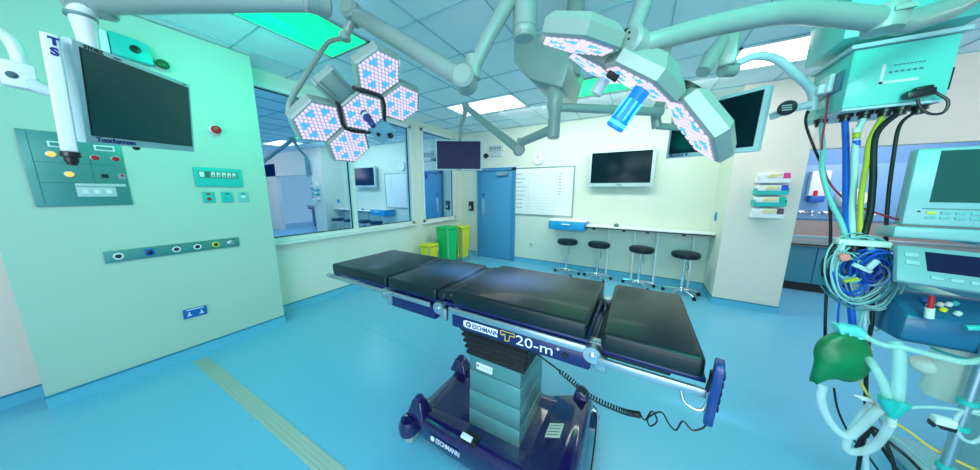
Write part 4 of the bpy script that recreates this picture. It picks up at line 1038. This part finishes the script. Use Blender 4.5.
coil_thing('drooping grey leads at the right of the cable bundle', bc+V((.05, -.02, -.045)), .085, 4, .0045, mat('lead_grey', (.25, .42, .42), .4), 6, 1.25)
coil_thing('tiny dark blue leads at the heart of the cable bundle', bc+V((.01, -.075, .0)), .035, 7, .0048, mat('lead_deep_blue', (.01, .05, .32), .4), 8, 1.)
coil_thing('broad dark teal loops hanging lowest around the cable bundle', bc+V((.0, -.02, -.03)), .112, 4, .0040, mat('lead_teal_dark', (.04, .26, .28), .4), 11, 1.15)
coil_thing('blue loops spilling out at the left of the cable bundle', bc+V((-.03, -.045, -.015)), .075, 4, .0040, BLUEH, 13, 1.05)
p = thing('hose_manifold', 'pale teal manifold block on top of the cable bundle', 'manifold', Q(862, 242, 1.93))
Tq = frame(Q(862, 243, 1.93), (1, 0, 0), (0, 0, 1))
b = MB(Tq); b.box((0, 0, 0), (.16, .028, .04), bev=.006); b.build('block', CREAMP, p)
for k, x in enumerate((-.06, -.02, .03, .065)):
    b = MB(Tq); b.lathe([(.012, 0), (.012, .03), (.008, .032)], (x, -.014, 0), (0, -1, 0), 12); b.build('port', [WHITEH, BLACKP, TEALH, BLACKP][k], p)
b = MB(frame(Q(844, 257, 1.87), (1, 0, .2), (0, 0, 1))); b.lathe([(.017, -.01), (.019, 0), (.017, .01), (.006, .012)], n=18); tag(b.build('electrode_tag', PINK), 'coral round tag on the left of the cable bundle', 'tag')
b = MB(frame(Q(862, 268, 1.88), (1, .1, -.5), (.3, 0, 1))); b.box((0, 0, 0), (.07, .018, .015), bev=.004); b.box((0.01, .03, .01), (.022, .05, .014), bev=.004); tag(b.build('lead_connector', GREYP), 'grey lead connector in the middle of the cable bundle', 'connector')
b = MB(frame(Q(851, 280, 1.88), (1, .1, .5), (.3, 0, 1))); b.box((0, 0, 0), (.05, .014, .014), bev=.004); tag(b.build('lead_connector', YELH), 'small yellow lead connector low in the cable bundle', 'connector')
# white disc behind
p = thing('round_reservoir', 'cream round disc behind the cable bundle next to the monitor', 'reservoir', Q(897, 262, 2.1))
b = MB(); b.lathe([(.055, 0), (.06, .01), (.06, .04), (.05, .05), (0, .052)], Q(897, 264, 2.12), (-.3, -.9, .1), 26); b.build('disc', CREAMP, p)
b = MB(); b.tube([Q(897, 270, 2.14), Q(915, 285, 2.3), Q(960, 300, 2.4)], .02); b.build('stem', CREAMP, p)

hose('yellow line dropping from the bundle and running right to the machine base', [Q(851, 262, 1.97), Q(850, 320), Q(853, 350), Q(862, 385, 1.9), Q(885, 415, 1.85), Q(910, 432, 1.85), Q(935, 450, 1.85), Q(985, 474, 1.85)], .007, YORH, 'gas_line')
hose('thin grey lead hanging in a slack loop right of the bundle', [Q(880, 278), Q(884, 300), Q(878, 330), Q(868, 318), Q(872, 290)], .005, mat('lead_grey', (.25, .42, .42), .4), 'cable', cat='cable')
hose('pair lead in pale teal dropping from the bundle to the aqua connector', [Q(862, 290), Q(863, 310), Q(858, 330, 1.93), Q(850, 340, 1.9)], .005, TEALH, 'cable', cat='cable')
hose('thin blue cable hanging from the left of the bundle', [Q(846, 285), Q(840, 300), Q(838, 325), Q(842, 350), Q(850, 370)], .005, BLUEH, 'cable', cat='cable')
hose('black cable hanging through the bundle towards the floor', [Q(872, 285), Q(872, 320), Q(868, 345), Q(866, 380, 1.95), Q(868, 420, 1.95), Q(885, 452, 1.9), Q(905, 480, 1.9)], .010, BLACK, 'cable', cat='cable')
hose('thin black cable curving down left of the breathing tube loop', [Q(834, 388, 1.95), Q(838, 410, 1.95), Q(850, 435, 1.95), Q(865, 452, 1.95), Q(885, 480, 1.95)], .006, BLACK, 'cable', cat='cable')
hose('black cable running low right below the tube connector', [Q(856, 448, 1.9), Q(866, 432, 1.9), Q(880, 436, 1.88), Q(905, 455, 1.85), Q(925, 475, 1.85)], .009, BLACK, 'cable', cat='cable')
hose('thick black cable crossing beneath the breathing tube loop at the bottom', [Q(858, 470, 1.9), Q(862, 448, 1.9), Q(872, 428, 1.9), Q(884, 440, 1.88), Q(893, 462, 1.86), Q(897, 485, 1.86)], .010, BLACK, 'cable', cat='cable')
hose('grey cable running beside the black one at the bottom right', [Q(872, 400, 1.9), Q(885, 428, 1.86), Q(905, 446, 1.84), Q(935, 472, 1.84)], .008, mat('lead_grey', (.25, .42, .42), .4), 'cable', cat='cable')
hose('pale clear lead hanging right of the bundle', [Q(868, 285), Q(866, 310), Q(865, 335), Q(872, 350)], .007, CLEART, 'tubing', cat='tubing')

# green breathing bag
p = thing('breathing_bag', 'dark green rubber breathing bag with a pointed tail', 'breathing bag', Q(840, 357, 1.88))
Cb = Q(842, 356, 1.88); Tb_ = frame(Cb, (.98, .15, .12), (-.12, 0, .99))
b = MB(Tb_); vs = []; fs = []; NR, NA = 14, 20
outl = [(-.128, -.125, .004), (-.112, -.10, .010), (-.102, -.075, .02), (-.105, -.045, .03), (-.108, -.01, .04), (-.098, .03, .045), (-.07, .06, .05), (-.02, .085, .045), (.03, .09, .04)]
# lofted ellipsoid with crease, tail lower-left
ell = []
for i in range(NR+1):
    ph = PI*i/NR
    for k in range(NA):
        th = 2*PI*k/NA; x = -math.cos(ph); yy = math.sin(ph)*math.cos(th); zz = math.sin(ph)*math.sin(th)
        px_, py_ = x*.100, yy*.130*(1.0+.14*x)
        d_ = V((px_+.074, py_+.082)).length
        if yy < 0:
            w_ = max(0, 1-d_/.060)**1.8; px_ -= .050*w_; py_ -= .115*w_
        zz = zz*.055*(1-.22*abs(math.sin(th*1)) + .10*math.sin(5*th+2*x))
        ell.append((px_, py_, zz))
for i in range(NR):
    for k in range(NA): fs.append((i*NA+k, i*NA+(k+1) % NA, (i+1)*NA+(k+1) % NA, (i+1)*NA+k))
b._add(ell, fs); b.build('bag', GREENBAG, p, ang=70)
b = MB(Tb_); b.tube([(.055, .105, -.0), (.045, .130, .0), (.0, .145, .0), (-.022, .152, 0)], [.028, .03, .026, .02], n=14, sm=3); b.build('neck_connector', mat('connector_aqua', (.15, .72, .70), .35), p)
b = MB(Tb_)
for k in range(3): b.box((-.02+.028*k, .145-.005*k, .0), (.014, .05, .05), Matrix.Rotation(.3, 3, 'Z'), bev=.004)
b.build('connector_rib', mat('connector_aqua', (.15, .72, .70), .35), p)

# breathing tubes
hose('wide clear green tube running right from the breathing bag to the machine', [Q(858, 332, 1.88), Q(880, 344, 1.84), Q(905, 348, 1.82), Q(935, 356, 1.82), Q(965, 362, 1.82), Q(990, 358, 1.82)], .014, CLEARG, 'breathing_tube', cat='breathing tube')
hose('wide clear tube dropping straight to the teal Y connector', [Q(896, 342, 1.85), Q(899, 352, 1.83), Q(899, 375, 1.80), Q(897, 400, 1.78)], .022, CLEARG, 'breathing_tube', cat='breathing tube')
hose('clear tube curving down left into the teal Y connector', [Q(868, 358, 1.86), Q(876, 370, 1.82), Q(884, 385, 1.8), Q(888, 400, 1.78)], .018, CLEARG, 'breathing_tube', cat='breathing tube')
hose('big pale loop of breathing tube hanging below the green bag', [Q(823, 385, 1.88), Q(821, 400, 1.86), Q(830, 422, 1.84), Q(846, 436, 1.82), Q(860, 428, 1.82), Q(876, 412, 1.80), Q(888, 406, 1.80)], .019, CLEART, 'breathing_tube', cat='breathing tube')
hose('pale tube crossing low through the breathing tube loop', [Q(892, 418, 1.80), Q(886, 432, 1.80), Q(872, 448, 1.82), Q(852, 452, 1.84), Q(846, 444, 1.84), Q(858, 422, 1.84), Q(872, 404, 1.84)], .017, CLEART, 'breathing_tube', cat='breathing tube')
hose('clear tube ending at the bottom edge under the loop', [Q(870, 440, 1.86), Q(866, 458, 1.86), Q(868, 485, 1.86)], .012, CLEART, 'tubing', cat='tubing')
hose('thin clear tubing stretched right from the Y connector', [Q(905, 408, 1.78), Q(930, 407, 1.80), Q(960, 410, 1.82), Q(990, 418, 1.82)], .008, CLEARG, 'tubing', cat='tubing')
hose('clear tubing arching at the right edge above the pole clamp', [Q(990, 430, 1.80), Q(975, 442, 1.80), Q(962, 438, 1.80), Q(955, 425, 1.80), Q(962, 412, 1.82), Q(985, 412, 1.82)], .009, CLEART, 'tubing', cat='tubing')
p = thing('y_connector', 'teal Y shaped breathing tube connector', 'connector', Q(893, 405, 1.78))
Ty = frame(Q(892, 408, 1.775), (1, 0, 0), (0, 0, 1))
b = MB(Ty); b.tube([(.024, .045, 0), (.012, .0, 0), (.004, -.045, 0)], [.024, .021, .015], n=16, sm=3); b.tube([(-.026, .042, 0), (-.012, .0, 0), (.002, -.03, 0)], [.022, .019, .014], n=16, sm=3); b.build('body', TEALP, p)
b = MB(Ty); b.tube([(.006, -.04, 0), (.012, -.085, 0)], [.014, .013], n=14); b.build('patient_port', CREAMP, p)
p = thing('line_clip', 'small white clip on the lines above the Y connector', 'clip', Q(866, 399, 1.85))
b = MB(frame(Q(866, 399, 1.85), (1, 0, 0), (0, 0, 1))); b.box((0, 0, 0), (.04, .016, .02), bev=.004); b.box((-.028, .004, 0), (.02, .008, .01), bev=.002); b.build('clip_body', PAPER, p)

# ================================================================ ANAESTHETIC MACHINE
am = thing('patient_monitor', 'big pale teal patient monitor with a key row at the right edge', 'patient monitor', (1.33, 2.0, 1.45))
aX, aY = V((.995, -.08, .0)), V((-.0, .06, 1))
TLc = at(918, 148, Y=2.0)
Wm, Hm = .52, .345
Ta = frame(TLc+V((Wm/2, -.03, -Hm/2)), aX, aY)
b = MB(Ta); b.prism([(-Wm/2, -Hm/2), (Wm/2, -Hm/2), (Wm/2, Hm/2), (-Wm/2, Hm/2)], -.06, 0, bev=.014); b.prism([(-.22, -.14), (.22, -.14), (.22, .14), (-.22, .14)], -.16, -.06, bev=.02); b.build('housing', MACH, am)
b = MB(Ta); b.box((.015, .045, .001), (.43, .222, .003)); b.build('screen', SCREENG, am, smooth=False)
b = MB(Ta); b.box((.015, -.095, .001), (.46, .004, .003)); b.build('key_row_line', INKG, am, smooth=False)
for r_ in range(2):
    for k in range(11):
        b = MB(Ta); b.box((-.19+.036*k+(.02 if k > 4 else 0), -.112-.022*r_, .003), (.026, .011, .006), bev=.003)
        b.build('key', YELS if (k == 0 and r_ == 0) else (mat('key_cyan', (.05, .60, .85), .4) if k > 4 else mat('key_teal', (.18, .48, .52), .4)), am)
b = MB(Ta); b.lathe([(.004, 0), (.004, .003)], (-.222, -.108, .001), n=8); b.build('indicator', BLACKP, am)
b = MB(Ta); b.box((.0, -.205, -.06), (.56, .055, .14), bev=.012); b.build('base_housing', MACH, am)

# tilted control console
cc = thing('control_console', 'pale tilted control console with a dark display below the patient monitor', 'console', Q(950, 270, 1.85))
Tc = frame(at(948, 268, Y=1.80), (.995, -.06, -.05), (.03, .52, .85))
# outline found from four corners
b = MB(Tc); b.prism([(-.130, -.085), (.22, -.085), (.22, .085), (-.118, .085)], -.03, .0, bev=.010); b.build('housing', mat('console_grey', (.22, .38, .42), .4), cc)
b = MB(Tc); b.box((.075, .018, .001), (.25, .085, .003)); b.build('display', SCREENN, cc, smooth=False)
for k in range(6):
    b = MB(Tc); b.box((-.03+.045*k, -.052, .002), (.030, .014, .004), bev=.002); b.build('key', mat('key_pale', (.35, .52, .55), .4), cc)
for y in (.04, 0.005):
    b = MB(Tc); b.box((-.085, y, .002), (.035, .02, .004), bev=.003); b.build('key', mat('key_pale', (.35, .52, .55), .4), cc)
# blue gas module
gm = thing('gas_module', 'dark blue rounded gas module with knobs and a red topped vial below the console', 'gas module', Q(940, 320, 1.9))
g0, g1 = at(884, 330, Y=1.86), at(884, 296, Y=1.86)
zt_, zb2 = at(900, 296, Y=1.86).z, at(900, 341, Y=1.86).z
xl = at(886, 320, Y=1.86).x+.025
xl = at(889, 340, Y=1.84).x+.025
zb2 = at(889, 340, Y=1.84).z; zm_ = at(886, 312, Y=1.84).z; zt_ = zm_+.075
YZ = Matrix(((0, 0, 1, 0), (1, 0, 0, 0), (0, 1, 0, 0), (0, 0, 0, 1)))     # local xy -> world yz, local z -> x
b = MB(YZ); b.prism([(1.84, zb2+.01), (1.835, zm_), (1.97, zt_), (2.02, zt_), (2.02, zb2-.0), (1.86, zb2-.0)], xl, xl+.46, bev=.018); b.build('body', VAPB, gm)
Tg = frame(V((xl+.16, 1.885, zm_+.036)), (1, 0, 0), (0, .87, .48))
for k, (x, y) in enumerate(((-.075, .012), (-.045, .022), (-.02, .03), (.0, .04), (-.05, -.008), (-.02, -.02), (-.078, .036))):
    b = MB(Tg); b.lathe([(.010, 0), (.009, .012), (.006, .015)], (x, y, .0), n=12); b.build('knob', [WHITE, CREAMP, WHITE, TEALP, YELS, CREAMP, BLUES][k], gm)
b = MB(Tg); b.lathe([(.018, 0), (.018, .006), (.012, .008), (0, .009)], (.09, .03, 0), n=18); b.build('dial', BLUEH, gm)
b = MB(frame(V((xl+.25, 1.836, zb2+.045)), (1, 0, 0), (0, 0, 1))); b.box((.0, 0, .004), (.085, .026, .008), bev=.003); b.build('label_plate', CREAMP, gm)
vl = thing('sample_vial', 'small clear vial with a red stopper on the front of the blue gas module', 'vial', Q(931, 308, 1.82))
b = MB(); b.cyl(Q(929, 318, 1.815), Q(930, 308, 1.815), .012, n=14); b.build('vial', CREAMP, vl)
b = MB(); b.cyl(Q(930, 308, 1.815), Q(932, 296, 1.815), .008, n=14); b.build('stopper', RED, vl)
# absorber canister and bowl
ab = thing('absorber_canister', 'tall pale absorber canister under the blue gas module', 'canister', Q(952, 380, 1.9))
a0_, a1_ = at(962, 342, Y=2.0), at(958, 400, Y=2.0)
b = MB(); b.lathe([(.0, a1_.z), (.05, a1_.z), (.056, a1_.z+.02), (.056, a0_.z), (.03, a0_.z+.02)], (a0_.x-.01, 2.0, 0), n=26); b.build('canister', CREAMP, ab)
b = MB(); b.sph(V(at(930, 366, Y=2.02)), (.060, .05, .045), 18); b.build('bowl', CREAMP, ab)
b = MB(); b.lathe([(.058, 0), (.058, .012)], (a0_.x-.01, 2.0, a0_.z-.06), n=26); b.build('canister_band', TEALP, ab)
# steel pole with clamp box
pp0, pp1 = at(972, 340, Y=1.82), at(941, 475, Y=1.82)
px_ = pp0.x+.055
pl_ = thing('machine_pole', 'steel pole standing at the right edge beside the breathing tubes', 'pole', (px_, 1.83, 0))
b = MB(); b.cyl((px_-.01, 1.83, .02), (px_-.01, 1.83, zb2+.05), .016, n=18); b.build('pole', STEEL, pl_)
b = MB(); b.cyl((px_+.04, 1.9, .02), (px_+.04, 1.9, zb2+.05), .013, n=14); b.build('rear_rod', STEEL, pl_)
b = MB(); b.lathe([(.11, 0), (.11, .02), (.04, .035)], (px_, 1.86, 0), n=30); b.build('foot', STEEL, pl_)
for z in (.74, .62, .42):
    b = MB(); b.lathe([(.024, -.010), (.024, .010)], (px_-.01, 1.83, z), n=18); b.build('collar', TEALP, pl_)
SC7 = Matrix.Scale(.72, 4)
cb_ = thing('pole_clamp_box', 'small white clamp box with a black jaw beside the steel pole', 'clamp', Q(943, 424, 1.8))
b = MB(frame(Q(943, 421, 1.80), (1, 0, 0), (0, 0, 1)) @ SC7); b.box((0, 0, 0), (.075, .045, .05), bev=.008); b.build('housing', PAPER, cb_)
b = MB(frame(Q(943, 421, 1.80), (1, 0, 0), (0, 0, 1)) @ SC7); b.box((.02, -.034, -.004), (.055, .03, .04), bev=.005); b.box((-.035, -.03, 0), (.012, .03, .04), bev=.003); b.build('jaw', BLACKP, cb_)
hose('green topped round bar reaching in from the right edge above the tubes', [Q(966, 328, 1.80), Q(985, 328, 1.80), Q(1010, 330, 1.85)], .014, TEALP, 'side_rail', cat='rail')
# machine trolley just outside the right edge carries all of it
tr = thing('anaesthetic_trolley', 'pale teal trolley column carrying the monitors at the right edge', 'trolley', (1.62, 2.1, 0))
b = MB(); b.box((1.70, 2.16, .78), (.26, .26, 1.40), bev=.03); b.build('column', MACH, tr)
b = MB(); b.box((1.70, 2.2, .09), (.5, .5, .10), bev=.03); b.build('trolley_base', MACH, tr)
b = MB(); b.box((1.45, 2.12, 1.40), (.34, .22, .04), bev=.01); b.build('shelf', MACH, tr)

# handle tube from lamp-side joint to the supply box, with the boom monitor arm
ht = thing('pendant_handle', 'curved white tube handle reaching left from the supply box', 'handle', Q(765, 56, 2.3))
b = MB(); b.tube([Q(727, 68, 2.2), Q(740, 62, 2.2), Q(758, 56, 2.2), Q(778, 60, 2.25), Q(796, 75, 2.3), Q(808, 86, 2.35), Q(813, 96, 2.38), Q(812, 110, 2.4)], .021, n=12, sm=5); b.build('curved_tube', BEZEL, ht)
b = MB(); b.tube([Q(812, 104, 2.38), Q(795, 108, 2.4), Q(770, 117, 2.45)], .022, n=12); b.build('lower_tube', BEZEL, ht)
b = MB(); b.lathe([(.038, -.02), (.042, -.01), (.042, .01), (.034, .02)], Q(787, 108, 2.36), (-.3, -.95, .1), 20); kk = b.build('knob', BLACKP, ht)
b = MB()
for s in (-1, 0, 1): b.cyl(Q(782, 108+s*2.2, 2.33), Q(792, 107+s*2.2, 2.33), .003, n=6)
b.build('knob_grip_line', GREYP, kk)
s4 = thing('spring_arm', 'short tilted grey arm behind the second surgical lamp rising to a square joint', 'support arm', Q(705, 70, 2.0))
b = MB(); b.tube([Q(703, 72, 1.9), Q(712, 55, 1.95), Q(724, 40, 2.0)], [.034, .040, .034], n=16); b.build('arm_tube', ARMM, s4)
b = MB(frame(Q(729, 49, 2.0), (1, -.2, 0), (.1, 0, 1))); b.box((0, 0, 0), (.075, .18, .07), bev=.012); b.build('square_joint', SHELL, s4)
b = MB(); b.cyl(Q(722, 70, 2.0), Q(734, 70, 2.05), .035, n=18); b.build('drum', ARMM, s4)

# ================================================================ LIGHT
def area(name, loc, sx, sy, col, power, target=None, spread=None):
    l = bpy.data.lights.new(name, 'AREA'); l.shape = 'RECTANGLE'; l.size = sx; l.size_y = sy; l.color = col; l.energy = power
    if spread: l.spread = spread
    o = bpy.data.objects.new(name, l); COL.objects.link(o); o.location = loc
    d = (V(target)-V(loc)) if target else V((0, 0, -1))
    o.rotation_euler = d.to_track_quat('-Z', 'Y').to_euler(); return o
area('fill_behind_viewer', (.2, -2.0, 2.6), 3.0, 1.2, (.70, .92, 1.), 70, (-1.0, 3.0, .6))  # added fill lamp out of view, cool ambience for the room
area('fill_ceiling_up', (.6, -2.0, .6), 2.6, 1.2, (.72, .86, 1.), 42, (.2, .8, 3.2))  # added lamp near the floor, aimed up to brighten the ceiling
area('light_alcove', (3.2, 5.6, 2.8), 1.5, .5, (1., .93, .95), 28, (3.2, 6.4, .5))
area('light_right_rear', (4.3, 2.6, 2.85), .8, 1.6, (1., .80, .80), 40, (3.3, 4.9, 1.0))
area('light_pendant_green', (.9, .2, 2.88), .5, 1.0, (.0, 1., .68), 30, (1.05, 2.2, 2.1))
area('light_wall_green', (-2.6, 1.1, 2.93), .5, 1.1, (.0, 1., .62), 20, (-3.6, .8, 2.0))
def spot(name, loc, target, col, power, ang, soft=.10):
    l = bpy.data.lights.new(name, 'SPOT'); l.color = col; l.energy = power; l.spot_size = ang; l.spot_blend = .8; l.shadow_soft_size = soft
    o = bpy.data.objects.new(name, l); COL.objects.link(o); o.location = loc
    o.rotation_euler = (V(target)-V(loc)).to_track_quat('-Z', 'Y').to_euler()
spot('surgical_beam_left', T1 @ V((.0, 0, .14)), (-.56, 1.36, 1.08), (.62, .55, 1.), 1100, .30)
spot('surgical_beam_right', T2 @ V((.0, 0, .24)), (-1.03, 1.36, 1.08), (.50, .58, 1.), 1100, .30)
area('light_back', (-.8, 4.2, 2.93), 3.2, .5, (.98, 1., .88), 46, (-.8, 5.2, .8))
w = bpy.data.worlds.new('world'); sc.world = w; w.use_nodes = True
bg = w.node_tree.nodes['Background']; bg.inputs[0].default_value = (.50, .76, .86, 1); bg.inputs[1].default_value = .6
sc.view_settings.view_transform = 'Standard'
sc.view_settings.look = 'None'
sc.view_settings.exposure = .28
sc.cycles.max_bounces = 6
sc.cycles.transparent_max_bounces = 16
sc.cycles.use_denoising = True
sc.cycles.sample_clamp_indirect = 4
